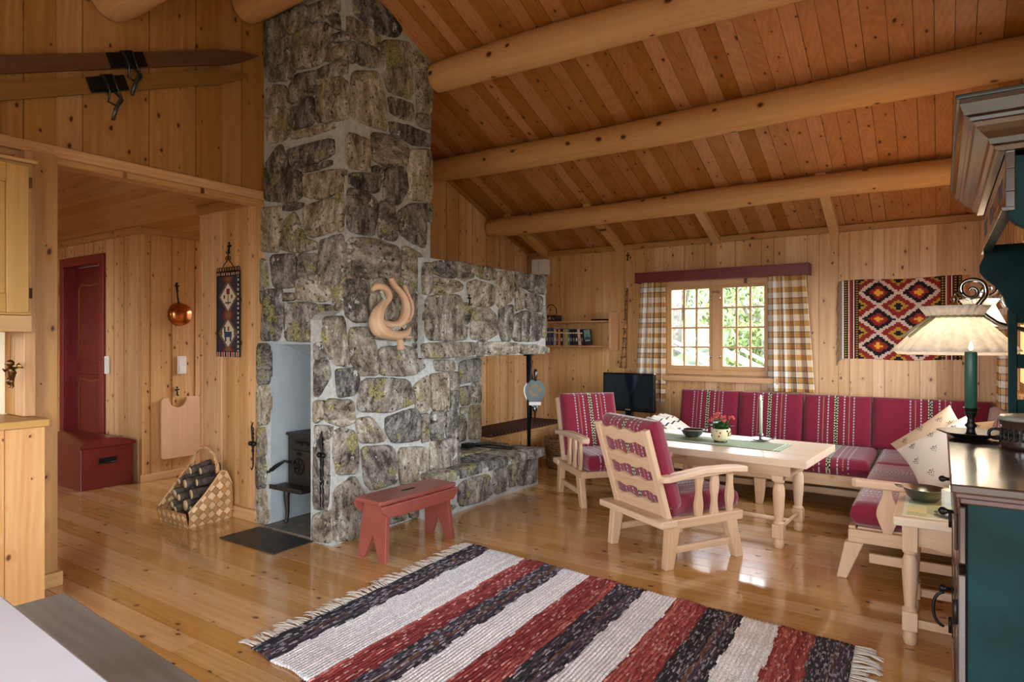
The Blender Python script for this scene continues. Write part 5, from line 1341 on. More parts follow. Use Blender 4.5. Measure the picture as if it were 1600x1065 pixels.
# ---------------------------------------------------------------- bracket lamps on the right wall
def bracket_lamp(cx_,cy_,zb,label,r=.225,k=1.):
    l=thing('wall_lamp',label,'lamp',(XR-.01,cy_+.05,1.2))
    zt=zb+.19*k; rt_=.095*k; r=r*k
    def P_(a,t):
        # t 0..1 from bottom to neck, pleats
        rr=r+(rt_-r)*t; rr*=1+.030*math.cos(a*22)*(1-.3*t); return (cx_+rr*math.cos(a),cy_+rr*math.sin(a),zb+(zt-zb-.045*k)*t+.0)
    mb=MB(); mb.grid(lambda u,v:P_(u*2*math.pi,v),208,8)
    mb.grid(lambda u,v:(cx_+(rt_+.03*k*v)*(1+.03*math.cos(u*2*math.pi*26))*math.cos(u*2*math.pi),cy_+(rt_+.03*k*v)*(1+.03*math.cos(u*52*math.pi))*math.sin(u*2*math.pi),zt-.045*k+.045*k*v),208,3)
    mb.grid(lambda u,v:(cx_+(r-.004-.012*v)*math.cos(u*2*math.pi),cy_+(r-.004-.012*v)*math.sin(u*2*math.pi),zb-.014*v),60,1)
    sh=mb.obj('lamp_shade',M['shade'],l,solid=.0015)
    mb=MB(); mb.tube([(cx_+rt_*1.03*math.cos(a),cy_+rt_*1.03*math.sin(a),zt-.045*k) for a in [i*math.pi/16 for i in range(32)]],.006,6,closed=True)
    for q in (0,1):
        a=R(215+q*14); mb.tube([(cx_+rt_*1.06*math.cos(a),cy_+rt_*1.06*math.sin(a),zt-.045*k),(cx_+(rt_+.05)*1.08*math.cos(a-.15),cy_+(rt_+.05)*1.08*math.sin(a-.15),zt-.09*k),(cx_+(rt_+.09)*1.1*math.cos(a-.2),cy_+(rt_+.09)*1.1*math.sin(a-.2),zt-.13*k)],.006,6,flat=.3)
    mb.obj('ribbon',plain('olive_ribbon','8c8468',.7),sh)
    mb=MB(); mb.lathe([(.0005,zt-.02),(.022,zt-.02),(.026,zt+.0),(.016,zt+.012),(.01,zt+.02),(.016,zt+.032),(.008,zt+.045),(.0005,zt+.048)],(cx_,cy_,0),18); mb.obj('finial',M['chrome'],l)
    mb=MB(); 
    # scrolled arm
    pts=[]
    tx=XR-.02
    for i in range(16):   # spiral in front
        a=R(-60)+i/15*R(430); rr=.012+.032*i/15; pts.append((cx_+.055*k+rr*math.cos(a),cy_+.01,zt+.072*k+rr*math.sin(a)*.9))
    pts+= [(cx_+.13*k,cy_+.012,zt+.10*k),(cx_+.165*k,cy_+.014,zt+.045*k),(cx_+.13*k,cy_+.016,zt-.005),(cx_+.15*k,cy_+.018,zt-.055*k),(cx_+.22*k,cy_+.02,zt-.10*k),(tx,cy_+.02,zt-.13*k)]
    if k==1.:
        q_=[(475,120),(495,105),(520,118),(517,148),(482,160),(446,146),(432,112),(441,80),(480,62),(530,65),(563,90),(570,140),(542,180),(528,205),(550,242),(600,280),(680,315)]
        pts=[onY(1380+a/3.55,420+b/3.55,cy_+.015) for a,b in q_]; pts.append(Vector((tx,cy_+.02,pts[-1].z-.05)))
        sm=[]
        for i in range(len(pts)-1):
            p0,p1,p2,p3=pts[max(i-1,0)],pts[i],pts[i+1],pts[min(i+2,len(pts)-1)]
            for j_ in range(4):
                t_=j_/4; sm.append(.5*((2*p1)+(p2-p0)*t_+(2*p0-5*p1+4*p2-p3)*t_*t_+(3*p1-p0-3*p2+p3)*t_**3))
        pts=sm+[pts[-1]]
    mb.tube(pts,[.006+.004*min(1,i/(len(pts)*.4)) for i in range(len(pts))],10)
    mb.tube([(cx_,cy_,zt+.04),(cx_+.005,cy_+.004,zt+.06*k),(cx_+.03,cy_+.01,zt+.055*k)],.005,8)
    mb.tube([(cx_,cy_,zt+.03),(cx_,cy_,zb+.10)],.006,8)
    mb.box(tx-.004,tx+.012,cy_-.03,cy_+.07,zt-.2*k,zt-.06*k)
    mb.obj('scrolled_arm',plain('dark_chrome','77736f',.15,1.,nz=.05),l)
    mb=MB(); mb.ball((cx_,cy_,zb+.075),.028,14); mb.obj('light_bulb',M['bulb'],l)
    li=bpy.data.lights.new('lamp_light','POINT'); li.energy=2.2; li.color=(1,.84,.62); li.shadow_soft_size=.05; lo=bpy.data.objects.new('lamp_light',li); COL.objects.link(lo); lo.parent=l; lo.location=Vector((cx_,cy_,zb+.03))-l.location
    return l
p=onY(1491,548,3.32); bracket_lamp(p.x,3.32,p.z,'lit wall lamp with pleated linen shade on a scrolled chrome arm beside the hutch')
bracket_lamp(.20,4.9,1.40,'second lit pleated wall lamp farther back on the right wall, mostly behind the hutch',.16,.8)
# ---------------------------------------------------------------- tapestry on the window wall (stepped diamonds)
def srg(h): return srgb(h)[:3]
kt=thing('kilim_tapestry','woven wall rug with stepped red, black and white diamonds right of the window','wall hanging',(-.28,YW-.02,1.12))
X0,X1,Z0,Z1=-.735,.20,1.13,1.83
uc,vc=126,66   # cells
K={'r':srg('80231c'),'k':srg('161013'),'w':srg('c4a898'),'o':srg('a8802f'),'y':srg('d99a33'),'R':srg('9c321c'),'W':srg('d8d0cc'),'b':srg('5a4c34')}
def kcol(u,v):
    x=u*126; y=(1-v)*66
    if x<18 or x>=99:
        if x<2: return K['W']
        if x<18: xx=x-2
        elif x>=119: return srg('c98a58')
        else: xx=x-99
        s='kbokbWrRrkWrkbok'[int(xx)%16]
        if s=='o' or s=='b': return K['o'] if int(y)%2 else K['k']
        return K[s]
    # diamonds centred on a 2-row lattice
    a=(x-16)/29.0; b=y/22.0
    cellx,celly=29.0,22.0
    gx=int((x-18)//1.8)*1.8+.9; gy=int(y//1.4)*1.4+.7
    best=None
    for (ox,oy,kind) in ((20.25,11,0),(0,0,1)):
        for i in range(-1,5):
            for j in range(-1,5):
                cx_=ox+i*40.5; cy_=oy+j*22
                d=abs(gx-cx_)/20.25+abs(gy-cy_)/11.0
                if best is None or d<best[0]: best=(d,kind,gx-cx_,gy-cy_)
    d,kind,dx,dy=best
    if kind==0:
        if (abs(dx)<1.9 and abs(dy)<2.6) or (abs(dx)<4.6 and abs(dy)<1.0): return K['y']
        return K['R'] if d<.36 else K['r'] if d<.54 else K['k'] if d<.84 else K['w']
    if (abs(dx)<1.9 and abs(dy)<2.6) or (abs(dx)<4.6 and abs(dy)<1.0): return K['k']
    return K['o'] if d<.48 else K['r'] if d<.88 else K['w']
mb=MB(); mb.grid(lambda u,v:(X0+(X1-X0)*u,YW-.018-.002*math.sin(u*14)-.001*math.sin(v*9),Z0+(Z1-Z0)*v+.006*math.sin(u*9)),252,132,colfn=kcol,smooth=True); mb.obj('weave',M['textile'],kt,solid=.006)
mb=MB()
for k in range(48):
    z=Z1-(Z1-Z0)*k/47; mb.tube([(X0,YW-.022,z),(X0-.025,YW-.024,z-.012),(X0-.04+random.uniform(-.008,.008),YW-.022,z-.06-random.random()*.05)],[.004,.004,.002],5)
mb.obj('fringe',plain('wool_fringe','8f7b62',.9),kt)
# ---------------------------------------------------------------- curtains and pelmet
pm=MB(); pm.box(-2.66,-.985,6.28,6.30,1.895,2.0,grain='x'); pm.box(-2.66,-2.64,6.30,6.435,1.895,2.0); pm.box(-1.005,-.985,6.30,6.435,1.895,2.0); pm.box(-2.64,-1.005,6.30,6.435,1.985,2.0,grain='x')
tag(pm.obj('curtain_pelmet',M['pelmet'],bevel=.002),'dark red painted wooden pelmet above the curtained window','pelmet')
def plaid(s_,z):
    a=(s_/.085)%1; b=(z/.105)%1
    def t_(q): 
        return 2 if q<.045 or .455<q<.50 else (1 if q<.5 else 0)
    A_,B_=t_(a),t_(b)
    if 2 in (A_,B_) and (A_+B_)<4: 
        return srg('8d7a6a') if A_+B_>=3 else srg('c0b2a2')
    if A_==2 and B_==2: return srg('6a584c')
    return {0:srg('f0efec'),1:srg('e2cba6'),2:srg('c9924a')}[A_+B_]
def curtain(label,xa0,xb0,xa1,xb1,zt,zb,y,folds,full=2.0,plane='y'):
    mb=MB(); ns=110; nv=110
    def pt(u,v):
        t_=v; a=xa0+(xa1-xa0)*t_; b=xb0+(xb1-xb0)*t_; amp=.028*(.55+.45*t_)
        w=b-a; x=a+w*u+.008*math.sin(u*folds*4*math.pi+1); yy=y+amp*math.sin(u*folds*2*math.pi+.6*math.sin(t_*3))
        if v<.05: yy=y+amp*.8*math.sin(u*folds*2*math.pi)
        z=zt+(zb-zt)*t_
        return (x,yy,z) if plane=='y' else (yy,x,z)
    W_=(xb0-xa0)*full
    mb.grid(pt,ns,nv,colfn=lambda u,v:plaid(u*W_,v*(zt-zb)))
    o=mb.obj('curtain',M['curtain'],solid=.0015); tag(o,label,'curtain','plaid curtains'); return o
curtain('plaid white and ochre curtain hanging left of the window',-2.63,-2.36,-2.70,-2.36,1.90,.66,6.355,4,2.3)
curtain('plaid white and ochre curtain hanging right of the window',-1.36,-1.03,-1.36,-.955,1.90,.82,6.355,4,2.2)
o=curtain('pale plaid curtain edge on the right wall behind the lamp',5.75,6.05,5.75,6.05,1.9,.62,.375,4,2.2,'x')
# ---------------------------------------------------------------- birch horn left of window
h=thing('birch_horn','long thin birch-bark horn hanging on the wall left of the window','horn',(-2.83,YW-.04,1.0))
mb=MB(); mb.tube([(-2.80,YW-.045,1.86),(-2.815,YW-.045,1.5),(-2.83,YW-.05,1.2),(-2.84,YW-.055,1.06),(-2.845,YW-.06,1.0)],[.010,.016,.022,.030,.038],14); mb.obj('horn_body',plain('birch_bark_tube','9a6c42',.7,nz=.45,nscale=25),h)
mb=MB()
for k in range(9): 
    t_=k/8; z=1.02+.8*t_; rr=.032-.02*t_; mb.lathe([(rr+.002,-.004),(rr+.006,0),(rr+.002,.004)],(-2.842+.04*t_,YW-.052,z),12)
mb.obj('binding',M['brownpaint'],h)
mb=MB(); mb.tube([(-2.80,YW-.02,2.17),(-2.80,YW-.03,2.0),(-2.80,YW-.04,1.85)],.0022,5); mb.tube([(-2.805,YW-.03,1.95),(-2.79,YW-.035,1.9),(-2.80,YW-.04,1.85)],.003,5); mb.obj('hanging_cord',M['rope'],h)
wrought_hook((-2.80,YW-.014,2.19),(0,-1,0),'fleur','small black forged hook high on the wall above the birch horn')
# ---------------------------------------------------------------- wall shelf with books
ws_=thing('wall_shelf','two-tier pine wall shelf with a square side board left of the horn','shelf',(-3.4,YW-.1,1.2))
for z in (1.24,1.51):
    mb=MB(); mb.box(-3.98,-2.93,YW-.205,YW-.014,z-.018,z,grain='x'); mb.obj('shelf_board',M['shelf'],ws_,bevel=.002)
mb=MB(); mb.box(-2.93,-2.905,YW-.23,YW-.014,1.19,1.60,grain='z'); mb.obj('side_board',M['shelf'],ws_,bevel=.002)
books=[(150,205,'3c4560',.195,0,'navy blue'),(205,250,'4a5570',.195,0,'slate blue'),(250,290,'3c3048',.195,0,'dark purple'),(295,345,'a08890',.195,0,'dusty pink'),(347,375,'4c2420',.185,0,'narrow maroon'),(377,415,'c8733c',.18,0,'orange'),(418,462,'2c2224',.185,0,'near black'),(466,498,'988070',.18,0,'taupe'),(502,550,'b09030',.18,0,'yellow topped'),(552,590,'3c6c8a',.178,-2,'teal blue'),(594,636,'16181c',.178,-4,'black'),(642,686,'241c1c',.178,-4,'black with cream ornament'),(690,736,'2a2a30',.178,-4,'charcoal'),(742,790,'c8a090',.178,-6,'pale pink'),(792,838,'281c20',.175,-7,'dark brown')]
for i,(a,b,c,hh,tilt,cn) in enumerate(books):
    xa=onY(840+a/11.43,520,YW-.15).x; xb=onY(840+b/11.43,520,YW-.15).x; w=(xb-xa)*.96
    bk=thing('book','%s book standing on the lower wall shelf'%cn,'book',(xa,YW-.11,1.241),'books on the lower wall shelf')
    Mk=Matrix.Translation((xa,YW-.16,1.2415+abs(math.sin(R(tilt)))*0))@Matrix.Rotation(R(tilt),4,'Y')
    mb=MB(); mb.box(0,.003,0,.13,0,hh,col=srg(c),M=Mk); mb.box(w-.003,w,0,.13,0,hh,col=srg(c),M=Mk); mb.box(.0,w,-.003,.0,0,hh,col=srg(c),M=Mk); mb.box(.001,w-.001,-.0036,-.003,hh*.72,hh*.80,col=srg('c8b890'),M=Mk); mb.box(w*.25,w*.75,-.0036,-.003,hh*.25,hh*.45,col=srg('c8b890') if i%3==0 else srg('8a8078'),M=Mk)
    mb.obj('book_cover',M['cover'],bk)
    mb=MB(); mb.box(.003,w-.003,0,.125,.003,hh-.004,col=srg('d8d0bc'),M=Mk); mb.obj('pages',M['cover'],bk)
bk=thing('book','last book turned with its dark teal picture cover forward on the lower shelf','book',(-3.2,YW-.11,1.241),'books on the lower wall shelf')
xa=onY(840+846/11.43,520,YW-.17).x; xb=onY(840+962/11.43,520,YW-.17).x
Mk=Matrix.Translation((xa,YW-.17,1.2415))@Matrix.Rotation(R(-7),4,'Y')
mb=MB(); mb.box(0,xb-xa,0,.02,0,.172,col=srg('2a2226'),M=Mk); mb.box(.003,xb-xa-.003,-.001,0,.065,.168,col=srg('6c8c86'),M=Mk); mb.box(.01,xb-xa-.01,-.0015,-.0008,.066,.09,col=srg('2c4a4c'),M=Mk); mb.box(.03,.04,-.0015,-.0008,.09,.12,col=srg('26393c'),M=Mk); mb.box(.01,.07,-.0015,-.0008,.045,.055,col=srg('b8b8b0'),M=Mk); mb.obj('book_cover',M['cover'],bk)
bs=thing('painted_basket','small dark basket painted with flowers on the upper wall shelf','basket',(-3.72,YW-.1,1.511))
mb=MB(); mb.box(-3.80,-3.60,YW-.18,YW-.05,1.512,1.580,col=srg('2a1c18')); mb.box(-3.805,-3.595,YW-.185,YW-.045,1.580,1.592,col=srg('b0703c'))
for k in range(14): mb.ball((-3.79+random.random()*.18,YW-.181,1.525+random.random()*.05),.007,6,col=srg(random.choice(('b06a50','c09a60','8a8a6a'))))
mb.obj('basket_body',M['paint'],bs)
mb=MB(); mb.tube([(-3.77,YW-.115,1.585),(-3.765,YW-.115,1.655),(-3.73,YW-.115,1.70),(-3.70,YW-.115,1.705),(-3.67,YW-.115,1.695),(-3.635,YW-.115,1.655),(-3.63,YW-.115,1.585)],.006,8); mb.obj('handle',M['brownpaint'],bs)
mb=MB(); mb.box(-3.16,-2.94,YW-.19,YW-.03,1.511,1.527); tag(mb.obj('flat_case',M['tvblack'],bevel=.004),'flat dark case lying on the right of the upper wall shelf','case')
sp=thing('wall_speaker','small cream wall speaker box high in the corner beside the lowest log','speaker',(-3.87,YW-.08,2.06))
mb=MB(); mb.box(-3.965,-3.775,YW-.12,YW-.014,2.06,2.235); mb.obj('housing',M['white'],sp,bevel=.004)
mb=MB(); mb.box(-3.872,-3.868,YW-.1215,YW-.12,2.10,2.22); mb.obj('front_seam',M['grey'],sp)
# ---------------------------------------------------------------- skis
def ski(name,pl,pr,mat,label,bx):
    """from pixel pl (left) to pixel pr (tip) on the wall; bx = binding pixel x"""
    a=onX(*pl,XS+.045); b=onX(*pr,XS+.045); t=thing(name,label,'ski',tuple(a))
    d=(b-a); L=d.length; dn=d.normalized(); a2=a-dn*.9; n=30; up=Vector((1,0,0)).cross(dn).normalized()
    vs=[];pcs=[];o=random.uniform(-9,9)
    tot=L+.9
    for i in range(n+1):
        s_=i/n; c=a2+dn*tot*s_; w=.044 if s_<.8 else .044+.005*math.sin((s_-.8)/.2*math.pi)
        w*= 1 if s_<.86 else max(.03,math.cos((s_-.86)/.14*math.pi/2)**.7)
        th=.012; bend=.0
        for e,f in ((-1,-1),(1,-1),(1,1),(-1,1)): vs.append(c+up*w*e+Vector((1,0,0))*(th*f+bend)); pcs.append((w*e+o,th*f+o,s_*tot))
    fs=[]
    for i in range(n):
        for k in range(4): fs.append((i*4+k,i*4+(k+1)%4,(i+1)*4+(k+1)%4,(i+1)*4+k))
    fs.append((3,2,1,0)); fs.append((n*4,n*4+1,n*4+2,n*4+3))
    mb=MB(); mb.add(vs,fs,pcs); mb.obj('ski_board',M[mat],t,bevel=.003)
    # binding
    f=(bx-pl[0])/(pr[0]-pl[0]); c=a+d*f
    Mx=frame(c+Vector((.014,0,0)),dn,up)
    mb=MB(); mb.box(-.11,.11,-.043,.043,-.002,.008,M=Mx); mb.box(-.03,.04,-.05,.05,.005,.02,M=Mx)
    mb.obj('binding_plate',M['iron'],t,bevel=.003)
    mb=MB()
    mb.tube([Mx@Vector(q) for q in ((-.02,.045,.02),(-.03,.0,.05),(-.03,-.05,.05),(-.05,-.10,.03),(0,-.13,.02),(.04,-.10,.02),(.03,-.04,.03),(.03,.04,.03))],.006,8)
    mb.tube([Mx@Vector(q) for q in ((0,-.04,.03),(.02,-.09,.04),(-.02,-.14,.03),(-.06,-.20,.02))],[.006,.008,.011,.010],8,flat=.4)
    mb.obj('strap',M['tealdark'],t)
    return t
ski('wooden_ski',(0,101),(402,88),'ski_dark','dark brown old wooden ski, upper of the pair on the wall',165)
ski('wooden_ski',(0,143),(388,117),'ski_pale','paler worn wooden ski, lower of the pair on the wall',138)
# ---------------------------------------------------------------- small pictorial tapestry
tp=thing('narrow_tapestry','narrow dark woven tapestry with two white diamonds hanging from an iron hanger','wall hanging',(-4.41,2.76,1.17))
TX0,TX1,TZ0,TZ1=-4.53,-4.235,1.175,1.80
def tcol(u,v):
    x=(u-.5)*2; y=1-v
    xx=int(u*30)/30; 
    if y>.93 or y<.05: 
        if .93<y<.945 or .035<y<.05: return srg('1c1620')
        q=(u*5)%1; return srg('a04a3c') if abs(q-.5)<.15 else (srg('b8b0a0') if abs(q-.5)<.32 else srg('241e26'))
    if abs(x)>.92: return srg('1c1820')
    if abs(x)>.80: return srg('c4bcae') if int(y*36)%2 and x>0 else srg('302a30')
    for cy_ in (.29,.72):
        d=abs(x)/.80+abs(y-cy_)/.20
        if d<1:
            if d<.80:
                dx,dy=x*.15,(y-cy_)*.62
                if cy_<.5:
                    if abs(dx)<.006 and -.03<dy<.06: return srg('3a4a3a')
                    if abs(dx)<.02 and -.06<dy<-.02: return srg('7a2c28')
                    if abs(abs(dx)-.045)<.012 and abs(dy)<.012: return srg('6c3a28')
                    if abs(dx)<.035 and .035<dy<.05: return srg('3a4a3a')
                else:
                    if abs(dx)<.045 and -.01<dy<.03: return srg('31425a')
                    if abs(abs(dx)-.03)<.009 and .02<dy<.06: return srg('31425a')
                    if abs(dx+.04)<.012 and -.05<dy<.0: return srg('31425a')
                    if abs(dx-.005)<.01 and -.05<dy<-.015: return srg('8a2c28')
                    if abs(abs(dx)-.08)<.01 and abs(dy)<.015: return srg('6c5a38')
                return srg('cfc6b4')
            return srg('6a5c40')
    for cy_ in (.505,.06,.93):
        if (x/.42)**2+((y-cy_)/.075)**2<1: return srg('7a5c38') if (x/.25)**2+((y-cy_)/.045)**2<1 else srg('7a2a28')
    return srg('2c3448') if (int(u*20)+int(y*40))%3 else srg('4a3038')
mb=MB(); mb.grid(lambda u,v:(TX0+(TX1-TX0)*u,2.770-.002*math.sin(u*7),TZ0+(TZ1-TZ0)*v),60,120,colfn=tcol); mb.obj('weave',M['textile'],tp,solid=.006)
hg=MB(); xm_=(TX0+TX1)/2
hg.tube([(TX0,2.768,TZ1+.005),(TX1,2.768,TZ1+.005)],.005,8)
for k in range(9):
    x=TX0+.02+k*(TX1-TX0-.04)/8; hg.tube([(x+.016*math.cos(a),2.768,TZ1+.024+.016*math.sin(a)) for a in [i*math.pi/6 for i in range(13)]],.0028,5)
for s_ in (1,-1): hg.tube([(xm_+s_*.075,2.768,TZ1+.03),(xm_+s_*.05,2.768,TZ1+.06),(xm_+s_*.015,2.768,TZ1+.085),(xm_,2.768,TZ1+.12)],.003,6); hg.tube([(xm_+s_*.018+.014*math.cos(a),2.768,TZ1+.105+.014*math.sin(a)) for a in [i*math.pi/6 for i in range(13)]],.0028,5)
hg.tube([(xm_,2.768,TZ1+.11),(xm_,2.768,TZ1+.17)],.0035,6)
hg.obj('iron_hanger',M['iron'],tp)
wrought_hook((xm_,2.786,TZ1+.175),(0,-1,0),'fleur','small black forged hook above the narrow tapestry')
# ---------------------------------------------------------------- copper pan, cutting board, switches
XP=-6.055
c=onX(281,491,XP+.013); pn=thing('copper_pan','small round copper pan with an iron handle hanging in the hall','pan',tuple(c))
Mp=frame(c,(0,1,0),(0,0,1))   # z towards +X
mb=MB(); mb.lathe([(.0005,.05),(.09,.05),(.105,.03),(.112,-.01),(.108,-.012),(.10,.02),(.085,.042),(.0005,.042)],(0,0,0),36,M=Mp); mb.obj('pan_bowl',M['copper'],pn)
mb=MB(); mb.tube([Mp@Vector((-.01,.10,.0)),Mp@Vector((-.02,.16,-.0)),Mp@Vector((-.03,.30,-.01))],[.012,.009,.011],8,flat=.5); mb.obj('handle',M['iron'],pn)
wrought_hook(tuple(onX(276,450,XP)),(1,0,0),'fleur','black forged hook that the copper pan hangs from')
wrought_hook(tuple(onX(276,612,XP)),(1,0,0),'fleur','black forged hook above the cutting board')
cb=thing('cutting_board','large pale wooden cutting board hanging low on the hall wall','cutting board',tuple(onX(280,670,XP)))
y0=onX(249,620,XP).y; y1=onX(309,620,XP).y; zt=onX(249,622,XP).z; zb=onX(249,718,XP).z; ym_=(y0+y1)/2-.03
pts=[(y0+.02,zb),(y1-.02,zb),(y1,zb+.02),(y1,zt-.01),(y1-.01,zt)]
pts+=[(ym_+.085*math.cos(a),zt-.0-.085*math.sin(a)*1.15) for a in [i*math.pi/10 for i in range(0,11)]]
pts+=[(y0+.02,zt),(y0,zt-.02),(y0,zb+.02)]
mb=MB(); mb.prism(pts,'x',XP+.008,XP+.035,g=2); mb.obj('board',M['board'],cb,bevel=.004)
def switch(c,nrm,label,w=.085,h=.165):
    t=thing('light_switch',label,'light switch',tuple(c)); n=Vector(nrm); s_=Vector((0,0,1)).cross(n); Mx=frame(c,s_,(0,0,1))
    mb=MB(); mb.box(-w/2,w/2,-h/2,h/2,0,.010,M=Mx); mb.obj('plate',M['white'],t,bevel=.003)
    mb=MB(); mb.box(-w*.3,w*.3,-h*.4,-.01,.010,.016,M=Mx); mb.box(-w*.3,w*.3,.0,h*.36,.010,.013,M=Mx); mb.obj('rocker',M['white'],t,bevel=.002)
switch(onX(283.5,570,XP+.003),(1,0,0),'white double light switch below the copper pan',.09,.17)
switch(onY(168,570,2.962),(0,-1,0),'white light switch beside the red hall door',.09,.17)
# ---------------------------------------------------------------- red chest
rc=thing('red_chest','dark red painted wooden chest with an arched lid in front of the red door','chest',(-6.5,2.72,0))
mb=MB(); mb.box(-6.93,-6.12,2.50,2.93,.0,.36); mb.obj('box',M['chest'],rc,bevel=.005)
pr=[(2.485,.362)]+[(2.485+.46*i/12,.39+.05*math.sin(math.pi*i/12)) for i in range(13)]+[(2.945,.362)]
mb=MB(); mb.prism(pr,'x',-6.945,-6.105,g=0); mb.obj('lid',M['chest'],rc,bevel=.003)
mb=MB(); mb.tube([(-6.115,2.66,.24),(-6.09,2.665,.225),(-6.09,2.765,.225),(-6.115,2.77,.24)],.008,8); mb.box(-6.12,-6.112,2.64,2.79,.215,.265); mb.obj('handle',M['iron'],rc)
# ---------------------------------------------------------------- firewood basket
bk=thing('firewood_basket','woven birch-strip basket with braided handle standing by the hall wall','basket',(-4.55,2.6,0))
bx0,bx1,by0,by1=-4.70,-4.32,2.43,2.755
def ztop(f): # f 0 front .. 1 back
    pr=[(0,.10),(.35,.22),(.72,.36),(.86,.345),(1,.25)]
    for (a,za),(b,zb_) in zip(pr,pr[1:]):
        if f<=b: return za+(zb_-za)*(f-a)/(b-a)
    return .25
def wcell(a,b):
    q=.064; i=math.floor((a+b)/q); j=math.floor((a-b)/q); rr=random.Random(i*131+j*17); t_=rr.random()
    e1=((a+b)/q)%1; e2=((a-b)/q)%1
    base=('e0c094','b98a58')[(i+j)%2]; c=srg(base); g=.80+.4*t_
    if min(e1,1-e1,e2,1-e2)<.05: g*=.45
    return tuple(min(1,v*g) for v in c)
mb=MB()
for x,s_ in ((bx1,1),(bx0,-1)):
    def pt(u,v,x=x,s_=s_):
        y=by0+(by1-by0)*u; z=ztop(u)*v; bulge=.028*math.sin(math.pi*min(1,v*.9))*math.sin(math.pi*(.15+.7*u)); return (x+s_*(bulge-.03*(1-v)*.0),y,z)
    mb.grid(pt,60,48,colfn=lambda u,v:wcell(u*.33,ztop(u)*v))
mb.grid(lambda u,v:(bx0+(bx1-bx0)*u,by0-.02*v,.10*v+.0),60,16,colfn=lambda u,v:wcell(u*.38,v*.1))
mb.grid(lambda u,v:(bx0+(bx1-bx0)*u,by1+.012*math.sin(v*3),.25*v),60,40,colfn=lambda u,v:wcell(u*.38,v*.25))
mb.grid(lambda u,v:(bx0+(bx1-bx0)*u,by0+(by1-by0)*v,.006),10,10,col=srg('a07848'))
mb.obj('woven_sides',M['paint'],bk,solid=.006)
mb=MB()
for x in (bx0,bx1):
    s_=1 if x==bx1 else -1
    mb.tube([(x+s_*.004+s_*.02*math.sin(math.pi*i/20),by0+(by1-by0)*i/20,ztop(i/20)+.002) for i in range(21)],.006,8)
mb.obj('rim',M['chips'],bk)
mb=MB(); yb=by0+.72*(by1-by0)
N=60
for ph in (0,2.09,4.19):
    pts=[]
    for i in range(N+1):
        a=math.pi*i/N; x=(bx0+bx1)/2-math.cos(a)*.165; z=.34+.165*math.sin(a); tw=i*.75+ph
        pts.append((x+.007*math.cos(tw)*math.cos(a),yb+.008*math.sin(tw),z+.007*math.cos(tw)*math.sin(a)))
    mb.tube(pts,.0075,6)
mb.obj('braided_handle',M['chips'],bk)
logs=[(-4.68,2.49,.10,.036),(-4.60,2.47,.085,.032),(-4.52,2.50,.12,.038),(-4.43,2.49,.10,.034),(-4.66,2.50,.185,.034),(-4.57,2.48,.175,.036),(-4.48,2.52,.20,.034),(-4.66,2.53,.27,.033),(-4.56,2.52,.265,.036),(-4.46,2.55,.28,.034),(-4.60,2.58,.345,.034),(-4.50,2.60,.35,.030)]
ln=['lowest left','low second from left','low middle','low right','second row left','second row middle','second row right','third row left','third row middle','third row right','topmost left','topmost right']
for i,(x,y,z,r) in enumerate(logs):
    x+=.04
    t=thing('birch_log','split firewood log, %s in the woven basket'%ln[i],'firewood',(x,y,z),'firewood in the basket')
    L_=.27 if z<.3 else .22; r*=random.Random(i+50).uniform(.72,1.12); d=Vector((.09*math.sin(i*2.3),1,.10+.10*math.sin(i*2))).normalized(); a=Vector((x,y,z)); 
    rr=random.Random(i)
    mb=MB(); n=9; pts=[a+d*L_*k/8 for k in range(9)]
    if (a+d*L_).y>by1+.0: L_=(by1-.01-a.y)/d.y; pts=[a+d*L_*k/8 for k in range(9)]
    mb.tube(pts,[r*(1+rr.uniform(-.07,.07)) for _ in pts],9,flat=rr.uniform(.65,1)); mb.obj('bark',M['bark'],t)
    mb=MB(); mb.tube([a-d*.003,a+d*.002],[r*.9,r*.93],9,flat=.75); mb.obj('cut_end',M['cutwood'],t)
# ---------------------------------------------------------------- kitchen corner at the left
kc=thing('half_wall','vertical boarded kitchen half wall with a pale worktop at the left edge','counter',(-3.7,.7,0))
mb=MB(); vboards(mb,'x',-3.665,-.6,1.335,0,lambda y:.875,out=1,wmin=.10,wmax=.16); mb.box(-4.05,-3.685,-.6,1.33,0,.87,grain='z'); mb.obj('boarded_side',M['wall'],kc)
mb=MB(); mb.box(-4.05,-3.63,-.65,1.35,.878,.915,grain='y'); mb.obj('worktop',M['cab'],kc,bevel=.006)
mb=MB(); mb.box(-4.03,-3.9,1.352,1.485,0,2.28,grain='z'); struct(mb.obj('wall_post',M['wall2'],bevel=.004))
mb=MB(); mb.box(-3.897,-3.875,1.345,1.50,0,.075); mb.box(-4.03,-3.897,1.487,1.50,0,.075); struct(mb.obj('baseboard_post',M['wall'],bevel=.003))
mb=MB(); mb.box(-3.92,-3.80,1.30,1.349,.918,2.25,grain='z'); mb.box(-4.05,-3.93,1.30,1.349,.918,2.25,grain='z'); struct(mb.obj('trim_6',M['wall2'],bevel=.003))
kb=thing('wall_cabinet','pale pine wall cabinet with a panelled door at the upper left edge','cabinet',(-3.85,.9,1.34))
KX=-3.66
mb=MB(); mb.box(-4.03,KX,-.3,1.285,1.42,2.15); mb.box(-4.03,KX+.0,-.3,1.285,1.34,1.418,grain='y'); mb.box(-4.03,KX+.03,-.3,1.30,2.15,2.165); mb.obj('case',M['cab'],kb,bevel=.003)
